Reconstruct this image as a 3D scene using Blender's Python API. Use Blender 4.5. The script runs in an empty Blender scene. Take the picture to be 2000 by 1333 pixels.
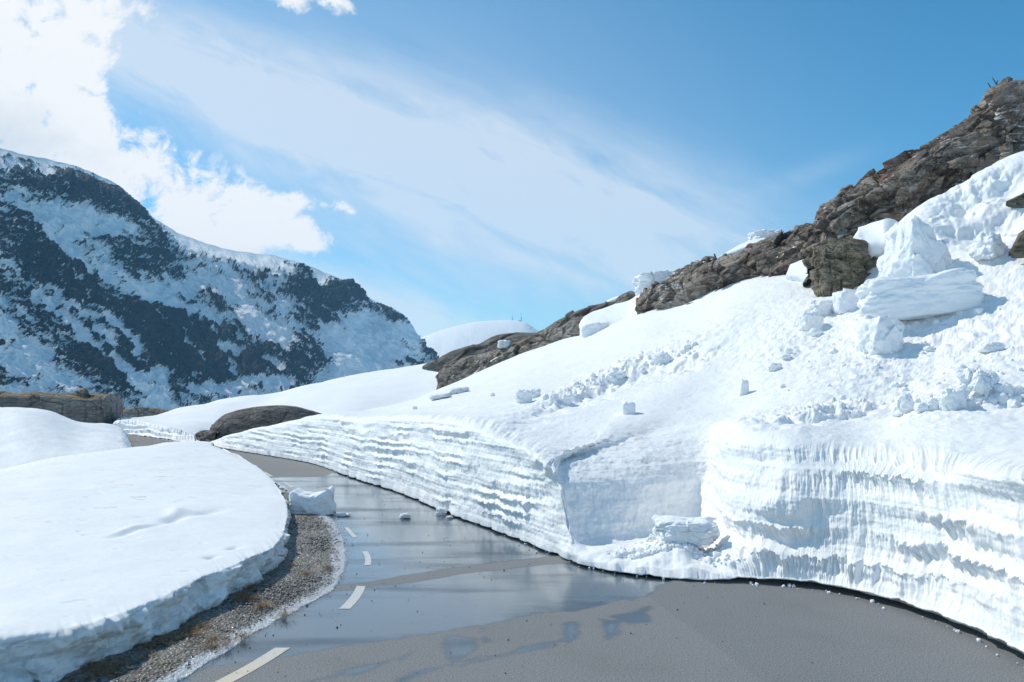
import bpy, math, random
import numpy as np
from mathutils import Vector

# ------------------------------------------------------------------ camera, sky, sun, exposure
F, CX, HY, H = 1450.0, 1000.0, 760.0, 3.0          # focal (px of the 2000 px photo), centre, horizon row, eye height
sc = bpy.context.scene
COL = sc.collection
cam_d = bpy.data.cameras.new("camera")
cam_d.sensor_width = 36.0
cam_d.lens = 36.0 * F / 2000.0
cam_d.shift_y = (HY - 666.5) / 2000.0
cam_d.clip_start = 0.1
cam_d.clip_end = 20000
cam = bpy.data.objects.new("camera", cam_d)
cam.location = (0, 0, H)
cam.rotation_euler = (math.radians(90), 0, 0)
COL.objects.link(cam)
sc.camera = cam
sc.view_settings.view_transform = 'Standard'
sc.view_settings.look = 'None'
sc.view_settings.gamma = 1.0
sc.view_settings.exposure = 0.0
sc.cycles.max_bounces = 6
sc.cycles.volume_bounces = 1
sc.cycles.use_adaptive_sampling = True

SUN_AZ = math.radians(-59)       # left of the view direction (+Y)
SUN_EL = math.radians(48)
sd = Vector((math.sin(SUN_AZ) * math.cos(SUN_EL), math.cos(SUN_AZ) * math.cos(SUN_EL), math.sin(SUN_EL)))
sun_l = bpy.data.lights.new("sun", 'SUN')
sun_l.energy = 3.5
sun_l.angle = math.radians(0.5)
sun_l.color = (1.0, 0.925, 0.80)
sun = bpy.data.objects.new("sun", sun_l)
sun.rotation_euler = sd.to_track_quat('Z', 'Y').to_euler()
COL.objects.link(sun)


class NT:
    """small helper to write node graphs as expressions"""
    def __init__(s, tree):
        s.t = tree; s.n = tree.nodes; s.l = tree.links
    def node(s, typ, **kw):
        n = s.n.new(typ)
        for k, v in kw.items():
            setattr(n, k, v)
        return n
    def put(s, sock, v):
        if v is None: return
        if isinstance(v, bpy.types.NodeSocket): s.l.new(v, sock)
        else: sock.default_value = v
    def m(s, op, a, b=None, c=None, clamp=False):
        n = s.n.new('ShaderNodeMath'); n.operation = op; n.use_clamp = clamp
        for i, v in enumerate((a, b, c)): s.put(n.inputs[i], v)
        return n.outputs[0]
    def vm(s, op, a, b=None):
        n = s.n.new('ShaderNodeVectorMath'); n.operation = op
        s.put(n.inputs[0], a)
        if b is not None: s.put(n.inputs[1], b)
        return n.outputs[0]
    def mix(s, f, a, b, typ='MIX'):
        n = s.n.new('ShaderNodeMix'); n.data_type = 'RGBA'; n.blend_type = typ
        s.put(n.inputs[0], f)
        for sock, v in ((n.inputs[6], a), (n.inputs[7], b)):
            if isinstance(v, (tuple, list)) and len(v) == 3: v = (*v, 1)
            s.put(sock, v)
        return n.outputs[2]
    def noise(s, vec, scale, detail=5, rough=.55, dist=0.0):
        n = s.n.new('ShaderNodeTexNoise')
        s.put(n.inputs['Vector'], vec)
        n.inputs['Scale'].default_value = scale; n.inputs['Detail'].default_value = detail
        n.inputs['Roughness'].default_value = rough; n.inputs['Distortion'].default_value = dist
        return n.outputs['Fac']
    def vor(s, vec, scale, feature='F1', out='Distance'):
        n = s.n.new('ShaderNodeTexVoronoi'); n.feature = feature
        s.put(n.inputs['Vector'], vec); n.inputs['Scale'].default_value = scale
        return n.outputs[out]
    def ss(s, v, a, b):
        n = s.n.new('ShaderNodeMapRange'); n.interpolation_type = 'SMOOTHSTEP'
        s.put(n.inputs[0], v)
        s.put(n.inputs[1], a); s.put(n.inputs[2], b)
        n.inputs[3].default_value = 0; n.inputs[4].default_value = 1
        return n.outputs[0]
    def mapping(s, vec, scale=(1, 1, 1), rot=(0, 0, 0), loc=(0, 0, 0)):
        n = s.n.new('ShaderNodeMapping'); s.put(n.inputs[0], vec)
        n.inputs[1].default_value = loc; n.inputs[2].default_value = rot; n.inputs[3].default_value = scale
        return n.outputs[0]
    def attr(s, name):
        n = s.n.new('ShaderNodeAttribute'); n.attribute_name = name
        return n.outputs['Fac']
    def bump(s, h, strength=.5, dist=.02, normal=None):
        n = s.n.new('ShaderNodeBump'); n.inputs['Strength'].default_value = strength
        n.inputs['Distance'].default_value = dist; s.put(n.inputs['Height'], h)
        if normal is not None: s.put(n.inputs['Normal'], normal)
        return n.outputs[0]


# world: sky texture with clouds laid out by direction
world = bpy.data.worlds.new("World")
sc.world = world
world.use_nodes = True
w = NT(world.node_tree)
w.n.clear()
sky = w.node('ShaderNodeTexSky', sky_type='NISHITA')
sky.sun_disc = False
sky.sun_elevation = SUN_EL
sky.sun_rotation = SUN_AZ
sky.altitude = 900
sky.air_density = 1.0
sky.dust_density = 0.6
sky.ozone_density = 2.0
SKY = 0.12
tc = w.node('ShaderNodeTexCoord').outputs['Generated']
sep = w.node('ShaderNodeSeparateXYZ'); w.put(sep.inputs[0], tc)
yy = w.m('MAXIMUM', w.m('ABSOLUTE', sep.outputs[1]), 0.12)  # same clouds mirrored behind the camera, to brighten the ambient light
U = w.m('DIVIDE', sep.outputs[0], yy)
V = w.m('DIVIDE', sep.outputs[2], yy)
comb = w.node('ShaderNodeCombineXYZ'); w.put(comb.inputs[0], U); w.put(comb.inputs[1], V)
UV = comb.outputs[0]


def blob(px, py, rx, ry, deg, amp):
    u, v = (px - CX) / F, (HY - py) / F
    r = math.radians(deg)          # deg measured clockwise on the picture (down to the right)
    du = w.m('SUBTRACT', U, u); dv = w.m('SUBTRACT', V, v)
    a = w.m('ADD', w.m('MULTIPLY', du, math.cos(r) * F / rx), w.m('MULTIPLY', dv, -math.sin(r) * F / rx))
    b = w.m('ADD', w.m('MULTIPLY', du, math.sin(r) * F / ry), w.m('MULTIPLY', dv, math.cos(r) * F / ry))
    d2 = w.m('ADD', w.m('MULTIPLY', a, a), w.m('MULTIPLY', b, b))
    return w.m('MULTIPLY', w.m('EXPONENT', w.m('MULTIPLY', d2, -1.0)), amp)


def blobsum(lst):
    o = None
    for b in lst:
        x = blob(*b)
        o = x if o is None else w.m('ADD', o, x)
    return o


n1 = w.noise(UV, 7.5, 10, .60, .15)
n2 = w.noise(w.mapping(w.mapping(UV, rot=(0, 0, math.radians(24))), scale=(.7, 4.2, 1)), 3.0, 8, .55, .5)
n3 = w.noise(w.mapping(UV, scale=(1, 1.6, 1)), 3.2, 6, .55)
cum = blobsum([(-60, 120, 170, 150, 0, 1.0), (30, 260, 150, 100, 30, .9), (170, 320, 170, 85, 32, .95), (330, 390, 150, 62, 25, .9),
               (460, 420, 110, 42, 18, .55), (-200, 250, 300, 250, 0, 1.0), (60, 30, 150, 48, -10, .45), (240, 12, 90, 25, 0, .42),
               (250, 300, 90, 40, 30, .45), (600, 467, 42, 17, 12, .62), (535, 470, 32, 22, 0, .42), (640, 4, 60, 18, 20, .40), (560, 4, 50, 20, 30, .42),
               (655, 402, 70, 16, 10, .38), (410, 318, 70, 24, 10, .34), (570, 398, 70, 26, 10, .35), (430, 470, 90, 40, 30, .5)])
nh = w.noise(UV, 24, 8, .66, .5)
n2b = w.noise(w.mapping(w.mapping(UV, rot=(0, 0, math.radians(30))), scale=(1.0, 3.0, 1)), 9.0, 8, .62, .6)
cumv = w.m('ADD', .56, w.m('MULTIPLY', w.m('ADD', w.m('LOGARITHM', w.m('MAXIMUM', cum, 1e-5), 2.71828), 1.15), .26))
cumv = w.m('ADD', w.m('MINIMUM', cumv, 1.15), w.m('ADD', w.m('MULTIPLY', w.m('SUBTRACT', n1, .5), 2.6), w.m('MULTIPLY', w.m('SUBTRACT', nh, .5), 1.7)))
cmask = w.ss(cumv, .42, .86)
cir = blobsum([(420, 170, 380, 95, 25, .38), (850, 320, 460, 110, 26, .60), (1200, 400, 400, 130, 24, .46), (1040, 540, 420, 90, 10, .20), (600, 350, 300, 100, 30, .25), (1500, 470, 300, 90, 15, .22),
               (760, 610, 260, 60, 14, .75), (150, 60, 260, 120, 20, .4), (560, 560, 200, 60, 30, .32), (1580, 340, 110, 22, -20, .12), (700, 240, 90, 30, 10, .1)])
cirv = w.m('ADD', w.m('MULTIPLY', cir, w.m('ADD', w.m('MULTIPLY', w.m('SUBTRACT', n2b, .5), 1.5), w.m('ADD', -.30, w.m('MULTIPLY', n2, 2.4)))), blob(760, 220, 900, 420, 20, .22))
cirv = w.m('ADD', cirv, w.m('MULTIPLY', w.ss(sep.outputs[1], .05, -.5), .14))  # extra unseen veil behind the camera, added to lift the ambient light
cirv = w.m('MINIMUM', w.m('MAXIMUM', cirv, 0.0), .74)
cloud_col = w.mix(w.ss(n3, .48, .72), (1.0, 1.0, 1.0), (.76, .81, .85))
skyc = w.mix(1.0, sky.outputs[0], (.33, 1.0, 1.15), 'MULTIPLY')
skyc = w.vm('SCALE', skyc, None); skyc.node.inputs[3].default_value = SKY / .1
c1 = w.mix(cirv, skyc, (8.4, 8.9, 9.5))
cc = w.vm('SCALE', cloud_col, None); cc.node.inputs[3].default_value = 10.0
c2 = w.mix(cmask, c1, cc)
bg = w.node('ShaderNodeBackground')
w.put(bg.inputs[0], c2); bg.inputs[1].default_value = 0.10
wo = w.node('ShaderNodeOutputWorld'); w.l.new(bg.outputs[0], wo.inputs[0])


# ------------------------------------------------------------------ numeric helpers
def pz(px, py, z):                      # point at height z seen at a pixel
    Y = (H - z) * F / (py - HY)
    return ((px - CX) / F * Y, Y, z)

def pY(px, py, Y):                      # point at distance Y seen at a pixel
    return ((px - CX) / F * Y, Y, H - (py - HY) / F * Y)

def hsh(ix, iy, iz, k):
    h = (ix.astype(np.uint32) * np.uint32(73856093)) ^ (iy.astype(np.uint32) * np.uint32(19349663)) ^ (iz.astype(np.uint32) * np.uint32(83492791)) ^ np.uint32((k * 2654435761) & 0xffffffff)
    h ^= h >> np.uint32(13); h *= np.uint32(1274126177); h ^= h >> np.uint32(16); h *= np.uint32(2246822519); h ^= h >> np.uint32(15)
    return h.astype(np.float64) / 4294967295.0

def vnoise(P, seed=0):
    """gradient noise, about -1..1; P (...,3)"""
    P = np.asarray(P, np.float32); I = np.floor(P); Fr = P - I
    I = I.astype(np.int32)
    f = Fr * Fr * Fr * (Fr * (Fr * 6 - 15) + 10)
    out = np.zeros(P.shape[:-1], np.float32)
    for dx in (0, 1):
        for dy in (0, 1):
            for dz in (0, 1):
                ix, iy, iz = I[..., 0] + dx, I[..., 1] + dy, I[..., 2] + dz
                h = hsh(ix, iy, iz, seed).astype(np.float32)
                a = h * 6.2831853; b = (h * 977.0) % 1.0 * 2 - 1
                r = np.sqrt(1 - b * b)
                g = (Fr[..., 0] - dx) * np.cos(a) * r + (Fr[..., 1] - dy) * np.sin(a) * r + (Fr[..., 2] - dz) * b
                wt = (f[..., 0] if dx else 1 - f[..., 0]) * (f[..., 1] if dy else 1 - f[..., 1]) * (f[..., 2] if dz else 1 - f[..., 2])
                out += g * wt
    return out * 1.5

def fbm(P, scale=1.0, octv=4, gain=.5, seed=0, lac=2.03):
    o = 0; a = 1.0; P = P * scale
    for k in range(octv):
        o = o + a * vnoise(P, seed + k * 7)
        P = P * lac + 11.3; a *= gain
    return o

def ridged(P, scale=1.0, octv=4, gain=.55, seed=0):
    o = 0; a = 1.0; P = P * scale
    for k in range(octv):
        o = o + a * (1 - 2 * np.abs(vnoise(P, seed + k * 5)))
        P = P * 2.05 + 7.7; a *= gain
    return o

def worley(P, seed=0):
    """F1, F2, random value of the cell, offset vector to its centre"""
    I = np.floor(P).astype(np.int64)
    sh = P.shape[:-1]
    d1 = np.full(sh, 9.0); d2 = np.full(sh, 9.0); rv = np.zeros(sh); off = np.zeros(P.shape)
    for dx in (-1, 0, 1):
        for dy in (-1, 0, 1):
            for dz in (-1, 0, 1):
                ix, iy, iz = I[..., 0] + dx, I[..., 1] + dy, I[..., 2] + dz
                cx = ix + hsh(ix, iy, iz, seed + 1); cy = iy + hsh(ix, iy, iz, seed + 2); cz = iz + hsh(ix, iy, iz, seed + 3)
                v = np.stack([P[..., 0] - cx, P[..., 1] - cy, P[..., 2] - cz], -1)
                d = np.sqrt((v ** 2).sum(-1))
                near = d < d1
                d2 = np.where(near, d1, np.minimum(d2, d))
                rv = np.where(near, hsh(ix, iy, iz, seed + 4), rv)
                off = np.where(near[..., None], v, off)
                d1 = np.where(near, d, d1)
    return d1, d2, rv, off

def facets(P, scale, seed=0, tilt=.8):
    """blocky rock relief: every cell is a tilted plane"""
    d1, d2, rv, off = worley(P * scale, seed)
    a = rv * 6.283 * 7; b = (rv * 131) % 1 * 6.283
    pl = (off[..., 0] * np.cos(a) + off[..., 1] * np.sin(a) * np.cos(b) + off[..., 2] * np.sin(b)) * tilt
    crack = np.clip((d2 - d1) / .045, 0, 1)
    return (rv - .5) + pl, crack, rv

def crom(C, n, par=None):
    """resample control points C (k,...) along axis 0 to n samples, smooth (Catmull-Rom on parameter par)"""
    C = np.asarray(C, float); k = C.shape[0]
    if par is None: par = np.arange(k, dtype=float)
    par = np.asarray(par, float)
    x = np.linspace(par[0], par[-1], n) if np.isscalar(n) else np.asarray(n, float)
    i = np.clip(np.searchsorted(par, x, side='right') - 1, 0, k - 2)
    shp = (k,) + (1,) * (C.ndim - 1)
    T = np.zeros_like(C)
    dp = np.diff(par).reshape((k - 1,) + (1,) * (C.ndim - 1))
    s = np.diff(C, axis=0) / dp
    T[0] = s[0]; T[-1] = s[-1]
    T[1:-1] = (s[:-1] * dp[1:] + s[1:] * dp[:-1]) / (dp[1:] + dp[:-1])
    h = (par[i + 1] - par[i]); t = (x - par[i]) / h
    e = (slice(None),) + (None,) * (C.ndim - 1)
    t = t[e]; h = h[e]
    return ((2 * t ** 3 - 3 * t ** 2 + 1) * C[i] + (t ** 3 - 2 * t ** 2 + t) * h * T[i] + (-2 * t ** 3 + 3 * t ** 2) * C[i + 1] + (t ** 3 - t ** 2) * h * T[i + 1])

def normals(P):
    a = np.gradient(P, axis=0); b = np.gradient(P, axis=1)
    n = np.cross(a, b)
    return n / (np.linalg.norm(n, axis=-1, keepdims=True) + 1e-9)

def smooth01(x, a, b):
    t = np.clip((x - a) / (b - a), 0, 1); return t * t * (3 - 2 * t)

def proj(P):
    return CX + F * P[..., 0] / P[..., 1], HY - F * (P[..., 2] - H) / P[..., 1]

# ------------------------------------------------------------------ object helpers
def mesh_obj(name, verts, faces_idx, loop_tot, mat, smooth=True, attrs=None, parent=None, origin=None):
    verts = np.asarray(verts, np.float64).reshape(-1, 3)
    if origin is not None: verts = verts - np.asarray(origin)
    me = bpy.data.meshes.new(name)
    me.vertices.add(len(verts)); me.vertices.foreach_set('co', verts.astype(np.float32).ravel())
    me.loops.add(len(faces_idx)); me.loops.foreach_set('vertex_index', np.asarray(faces_idx, np.int32))
    lt = np.asarray(loop_tot, np.int32)
    me.polygons.add(len(lt))
    me.polygons.foreach_set('loop_start', np.concatenate([[0], np.cumsum(lt)[:-1]]).astype(np.int32))
    me.update(calc_edges=True)
    if smooth: me.polygons.foreach_set('use_smooth', np.ones(len(lt), bool))
    for k, a in (attrs or {}).items():
        at = me.attributes.new(k, 'FLOAT', 'POINT')
        at.data.foreach_set('value', np.asarray(a, np.float32).ravel())
    me.materials.append(mat)
    me.validate()
    o = bpy.data.objects.new(name, me)
    COL.objects.link(o)
    if parent is not None: o.parent = parent
    if origin is not None and parent is None: o.location = origin
    return o

def grid(name, P, mat, attrs=None, closed_u=False, flip=False, **kw):
    nu, nv = P.shape[:2]
    idx = np.arange(nu * nv).reshape(nu, nv)
    if closed_u: idx = np.vstack([idx, idx[:1]])
    q = np.stack([idx[:-1, :-1], idx[1:, :-1], idx[1:, 1:], idx[:-1, 1:]], -1).reshape(-1, 4)
    if flip: q = q[:, ::-1]
    return mesh_obj(name, P, q.ravel(), np.full(len(q), 4), mat, attrs=attrs, **kw)

def structure(o): o['kind'] = 'structure'; return o
def stuff(o, label, cat): o['kind'] = 'stuff'; o['label'] = label; o['category'] = cat; return o
def tag(o, label, cat, group=None):
    o['label'] = label; o['category'] = cat
    if group: o['group'] = group
    return o
def empty(name, loc):
    o = bpy.data.objects.new(name, None); o.location = loc; o.empty_display_size = .3; COL.objects.link(o); return o

# ------------------------------------------------------------------ materials
def new_mat(name):
    m = bpy.data.materials.new(name); m.use_nodes = True
    g = NT(m.node_tree); b = m.node_tree.nodes['Principled BSDF']
    return m, g, b

def geo(g): return g.node('ShaderNodeNewGeometry').outputs['Position']

def mat_snow(name='snow', base=(.875, .875, .875), fine=18.0, bstr=.35, bdist=.03, dirty=False, sss=0.0):
    m, g, b = new_mat(name)
    p = geo(g)
    n = g.noise(p, fine, 6, .6); n2_ = g.noise(p, fine * .17, 4, .6)
    g.put(b.inputs['Normal'], g.bump(g.m('ADD', n, g.m('MULTIPLY', n2_, 2.0)), bstr, bdist))
    col = g.mix(g.ss(g.noise(p, .6, 4), .45, .75), base, tuple(c * .965 for c in base))
    if dirty:
        d = g.attr('dirt')
        dn = g.noise(g.mapping(p, scale=(1, 1, 3.0)), 5.0, 6, .65)
        dn2 = g.noise(g.mapping(p, scale=(1, 1, 1.4)), 1.8, 4, .6)
        f = g.m('MULTIPLY', d, g.ss(g.m('ADD', g.m('MULTIPLY', dn, .6), g.m('MULTIPLY', dn2, .5)), .47, .66))
        col = g.mix(f, col, (.22, .19, .155))
    g.put(b.inputs['Base Color'], col)
    b.inputs['Roughness'].default_value = .62
    b.inputs['Specular IOR Level'].default_value = .3
    if sss:
        b.inputs['Subsurface Weight'].default_value = sss
        b.inputs['Subsurface Radius'].default_value = (.25, .45, .6)
        b.inputs['Subsurface Scale'].default_value = .08
    return m

def mat_rock(name, tones, scale=1.0, wet=.3, rust=.0, grass=.0, strata=(0, 0, 0), snow=0.0):
    m, g, b = new_mat(name)
    p = geo(g)
    ps = g.mapping(p, scale=(1, 1, 3.4), rot=strata)
    a = g.noise(ps, 1.1 * scale, 8, .62, .6)
    c = g.noise(p, 6 * scale, 7, .65)
    big = g.noise(p, .25 * scale, 3, .5)
    col = g.mix(g.ss(a, .40, .60), tones[0], tones[1])
    col = g.mix(g.m('MULTIPLY', g.ss(c, .5, .68), .75), col, tones[2])
    col = g.mix(g.m('MULTIPLY', g.ss(big, .50, .60), .75), col, tones[0])
    big2 = g.noise(g.mapping(p, loc=(7, 3, 1)), .32 * scale, 4, .55)
    col = g.mix(g.m('MULTIPLY', g.ss(big2, .52, .62), .45), col, tones[2])
    if rust:
        r = g.noise(g.mapping(p, scale=(1.5, 1.5, .35)), .55 * scale, 4, .6, .4)
        col = g.mix(g.m('MULTIPLY', g.ss(r, .58, .70), rust), col, (.23, .085, .035))
    cr = g.attr('crack')
    col = g.mix(g.m('MULTIPLY', g.m('SUBTRACT', 1.0, cr), .7), col, (.012, .011, .011))
    nm = g.node('ShaderNodeNewGeometry').outputs['True Normal']
    nz = g.node('ShaderNodeSeparateXYZ'); g.put(nz.inputs[0], nm)
    if grass:
        gn = g.m('MULTIPLY', g.ss(nz.outputs[2], .70, .88), g.ss(g.noise(p, 1.3, 5, .6), .40, .52))
        gc = g.mix(g.noise(p, 5, 4), (.16, .085, .02), (.30, .20, .06))
        col = g.mix(g.m('MULTIPLY', gn, grass), col, gc)
    if snow:  # white streaks: ledge snow, plus wet glints painted into the colour
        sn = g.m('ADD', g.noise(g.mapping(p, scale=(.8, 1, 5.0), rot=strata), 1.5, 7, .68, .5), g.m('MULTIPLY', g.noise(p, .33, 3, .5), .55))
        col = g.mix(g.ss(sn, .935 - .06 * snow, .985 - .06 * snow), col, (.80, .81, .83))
    g.put(b.inputs['Base Color'], col)
    rn = g.ss(g.noise(ps, .9 * scale, 5, .6, .3), .52, .62)
    g.put(b.inputs['Roughness'], g.m('SUBTRACT', .8, g.m('MULTIPLY', rn, .8 * wet)))
    v = g.m('ADD', g.m('MULTIPLY', a, 1.5), g.m('MULTIPLY', c, .6))
    v = g.m('ADD', v, g.m('MULTIPLY', g.noise(p, 22 * scale, 5, .6), .2))
    ve = g.ss(g.vor(g.mapping(p, scale=(.7, 1, 2.2), rot=strata), 1.5 * scale, 'DISTANCE_TO_EDGE'), 0.0, .09)
    v = g.m('ADD', v, g.m('MULTIPLY', ve, .35))
    bump = g.bump(v, 1.0, .18 / scale)
    g.put(b.inputs['Normal'], bump)
    return m

M = {}
M['snow'] = mat_snow()
M['snow_wall'] = mat_snow('wall_snow', fine=14, bstr=.4, bdist=.025)
M['snow_block'] = mat_snow('block_snow', base=(.87, .885, .90), fine=11, bstr=.45, bdist=.03)
M['snow_dirty'] = mat_snow('dirty_snow', dirty=True, base=(.86, .865, .865), fine=10, bstr=.35, bdist=.02)
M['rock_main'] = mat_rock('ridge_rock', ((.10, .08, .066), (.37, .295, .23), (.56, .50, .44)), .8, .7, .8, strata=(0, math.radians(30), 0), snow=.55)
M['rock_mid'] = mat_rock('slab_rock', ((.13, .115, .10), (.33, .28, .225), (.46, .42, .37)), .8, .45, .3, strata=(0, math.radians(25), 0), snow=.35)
M['rock_dark'] = mat_rock('whaleback_rock', ((.10, .092, .084), (.19, .17, .15), (.28, .26, .24)), .9, .1, .05, strata=(0, 0, 0))
M['rock_grass'] = mat_rock('heath_rock', ((.20, .185, .17), (.30, .275, .245), (.42, .40, .37)), 1.0, .1, .05, grass=1.0)
M['rock_boulder'] = mat_rock('boulder_rock', ((.11, .095, .065), (.27, .225, .16), (.37, .345, .26)), 1.4, .5, .1)

# ------------------------------------------------------------------ ground sheet
def mat_ground():
    m, g, b = new_mat('valley_snow')
    p = geo(g)
    f = g.ss(g.noise(p, .02, 6, .6), .60, .68)
    g.put(b.inputs['Base Color'], g.mix(f, (.84, .86, .89), (.07, .065, .06)))
    b.inputs['Roughness'].default_value = .8
    return m
gx = np.concatenate([-np.geomspace(3300, 60, 24), np.linspace(-50, 50, 11), np.geomspace(60, 3300, 24)])
G = np.stack(np.meshgrid(gx, gx, indexing='ij') + [np.zeros((len(gx),) * 2)], -1)
rr = np.hypot(G[..., 0], G[..., 1])
G[..., 2] = -1.2 + fbm(G, .004, 3, seed=3) * np.clip((rr - 150) / 600, 0, 1) * 6 - np.clip((rr - 130) / 260, 0, 1) * 70
structure(grid('ground', G, mat_ground()))

# ------------------------------------------------------------------ road
LE = [(-2600, 4300), (-900, 2100), (-200, 1600), (150, 1420), (340, 1333), (430, 1277), (520, 1222), (600, 1180), (650, 1148), (667, 1112), (671, 1080), (665, 1050), (652, 1025),
      (632, 1008), (600, 985), (560, 957), (520, 931), (480, 906), (440, 886), (400, 873), (350, 864), (300, 856), (250, 849), (200, 843)]
RE = [(9000, 4300), (4200, 2300), (2900, 1700), (2350, 1420), (2060, 1300), (1900, 1222), (1750, 1165), (1600, 1135), (1400, 1112), (1220, 1095), (1130, 1070), (1040, 1040), (960, 1010),
      (910, 990), (840, 965), (760, 935), (690, 912), (600, 895), (520, 882), (450, 868), (400, 858), (340, 849), (270, 841), (200, 836)]
nl = len(LE)
Lw = np.array([pz(*p, 0) for p in LE]); Rw = np.array([pz(*p, 0) for p in RE])
ul = np.concatenate([np.linspace(0, 3, 40, endpoint=False), np.linspace(3, nl - 1, 760)])
Lc = crom(Lw, ul); Rc = crom(Rw, ul)
tv = np.linspace(0, 1, 420)[None, :, None]
R = Lc[:, None] * (1 - tv) + Rc[:, None] * tv
Q = R.copy()
px, py = proj(np.where(Q[..., 1:2] < 1.2, np.array([0, 1.2, 0.0]), Q) * 1.0)

def inpoly(x, y, poly):
    c = np.zeros(x.shape, bool); n = len(poly)
    for i in range(n):
        x1, y1 = poly[i]; x2, y2 = poly[(i + 1) % n]
        cond = ((y1 > y) != (y2 > y)) & (x < (x2 - x1) * (y - y1) / (y2 - y1 + 1e-12) + x1)
        c ^= cond
    return c
def gpoly(pts): return [pz(a, b, 0)[:2] for a, b in pts]
def sdist(x, y, poly):
    d = np.full(x.shape, 1e9); n = len(poly)
    for i in range(n):
        x1, y1 = poly[i]; x2, y2 = poly[(i + 1) % n]
        dx, dy = x2 - x1, y2 - y1
        t = np.clip(((x - x1) * dx + (y - y1) * dy) / (dx * dx + dy * dy + 1e-12), 0, 1)
        d = np.minimum(d, np.hypot(x - x1 - t * dx, y - y1 - t * dy))
    return np.where(inpoly(x, y, poly), d, -d)

x_, y_ = R[..., 0], R[..., 1]
P0 = np.stack([x_, y_, np.zeros_like(x_)], -1)
wj = fbm(P0 * np.array([1, 2.5, 1]), .9, 4, seed=5) * .10 + fbm(P0 * np.array([1, 1.6, 1]), 5, 3, .6, seed=6) * .035
wet_main = gpoly([(250, 1420), (390, 1310), (560, 1284), (720, 1256), (870, 1236), (1000, 1212), (1060, 1200), (1150, 1192), (1262, 1165), (1290, 1148), (1345, 1126), (1345, 1080),
                  (900, 960), (700, 905), (630, 931), (540, 933), (500, 935), (560, 1010), (600, 1100), (560, 1180), (380, 1260)])
dwm = sdist(x_, y_, wet_main)
wet = smooth01(dwm + wj, -.02, .07)
strip = gpoly([(560, 1150), (650, 1143), (720, 1137), (850, 1113), (1000, 1093), (1110, 1083), (1180, 1094), (1090, 1102), (900, 1123), (800, 1140), (700, 1152), (600, 1160)])
wet *= 1 - smooth01(sdist(x_, y_, strip) + wj * .6, -.02, .12)
for pl in ([(640, 1278), (760, 1262), (880, 1240), (870, 1236), (1010, 1213), (1060, 1207), (1100, 1225), (1000, 1262), (860, 1290), (700, 1333), (500, 1345)],
           [(1130, 1192), (1215, 1172), (1250, 1180), (1180, 1205), (1140, 1210)]):
    wet *= 1 - smooth01(sdist(x_, y_, gpoly(pl)) + wj, -.02, .06)
for pl in ([(867, 1240), (884, 1240), (930, 1246), (935, 1262), (925, 1275), (900, 1295), (878, 1308), (868, 1290)], [(770, 1285), (815, 1270), (800, 1283), (780, 1295)],
           [(1105, 1215), (1135, 1212), (1130, 1240), (1108, 1262), (1100, 1240)], [(1170, 1210), (1215, 1212), (1205, 1240), (1185, 1250), (1180, 1225)],
           [(1190, 1205), (1275, 1180), (1270, 1215), (1230, 1220)], [(935, 1225), (950, 1226), (955, 1255), (944, 1258)],
           [(700, 1305), (770, 1284), (775, 1288), (700, 1316), (560, 1345), (560, 1338)], [(760, 1333), (830, 1305), (930, 1283), (1090, 1258), (1092, 1262), (935, 1290), (840, 1311), (780, 1336)],
           [(880, 1300), (1110, 1245), (1112, 1249), (900, 1306)]):
    wet = np.maximum(wet, smooth01(sdist(x_, y_, gpoly(pl)) + wj * .9, -.05, .09) * .95)
film = .5 + .5 * fbm(P0 * np.array([.35, 1.6, 1]), .9, 4, seed=15)            # long streaks of thinner film
joint = gpoly([(1150, 1092), (1262, 1162), (1500, 1340), (1900, 1600), (4000, 2300), (4000, 1300), (1600, 1100)])
newer = smooth01(sdist(x_, y_, joint), -.01, .02)
edgel = np.repeat(ul[:, None], 420, 1) * 0
dl = np.broadcast_to(tv[..., 0], R.shape[:2]) * np.linalg.norm(Rc - Lc, axis=1)[:, None]
R[..., 2] = 0.0

def mat_road():
    m, g, b = new_mat('asphalt')
    p = geo(g)
    we = g.attr('wet'); ne = g.attr('newer'); fi = g.attr('film')
    v = g.noise(p, 56, 3, .85); v2 = g.noise(p, 75, 2, .8)
    dry = g.mix(g.ss(v, .35, .65), (.112, .113, .115), (.30, .30, .30))
    dry = g.mix(g.m('MULTIPLY', g.ss(v2, .58, .72), .6), dry, (.42, .415, .40))
    dry = g.mix(g.m('MULTIPLY', ne, .75), dry, g.mix(g.ss(v, .36, .64), (.10, .104, .108), (.27, .277, .285)))
    dry = g.mix(g.m('MULTIPLY', g.ss(g.noise(p, .7, 4, .6), .45, .7), .2), dry, (.13, .125, .115))
    wetc = g.mix(g.ss(v, .3, .7), (.012, .022, .034), (.045, .062, .08))
    g.put(b.inputs['Base Color'], g.mix(we, dry, wetc))
    fl = g.m('MULTIPLY', we, g.ss(fi, .12, .62))
    g.put(b.inputs['Roughness'], g.m('SUBTRACT', .85, g.m('ADD', g.m('MULTIPLY', we, .50), g.m('MULTIPLY', fl, .20))))
    b.inputs['IOR'].default_value = 1.5
    g.put(b.inputs['Coat Weight'], g.m('MULTIPLY', we, g.m('ADD', .5, g.m('MULTIPLY', fl, .5))))
    b.inputs['Coat Roughness'].default_value = .14
    b.inputs['Coat IOR'].default_value = 1.8
    h = g.m('MULTIPLY', v, g.m('SUBTRACT', 1.0, g.m('MULTIPLY', we, .8)))
    g.put(b.inputs['Normal'], g.bump(h, .3, .008))
    rip = g.noise(g.mapping(p, scale=(1, 3, 1)), 9, 4, .6)
    g.put(b.inputs['Coat Normal'], g.bump(rip, .12, .01))
    return m
road = structure(grid('road', R, mat_road(), attrs={'wet': wet, 'newer': newer, 'film': film}, flip=True))

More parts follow.
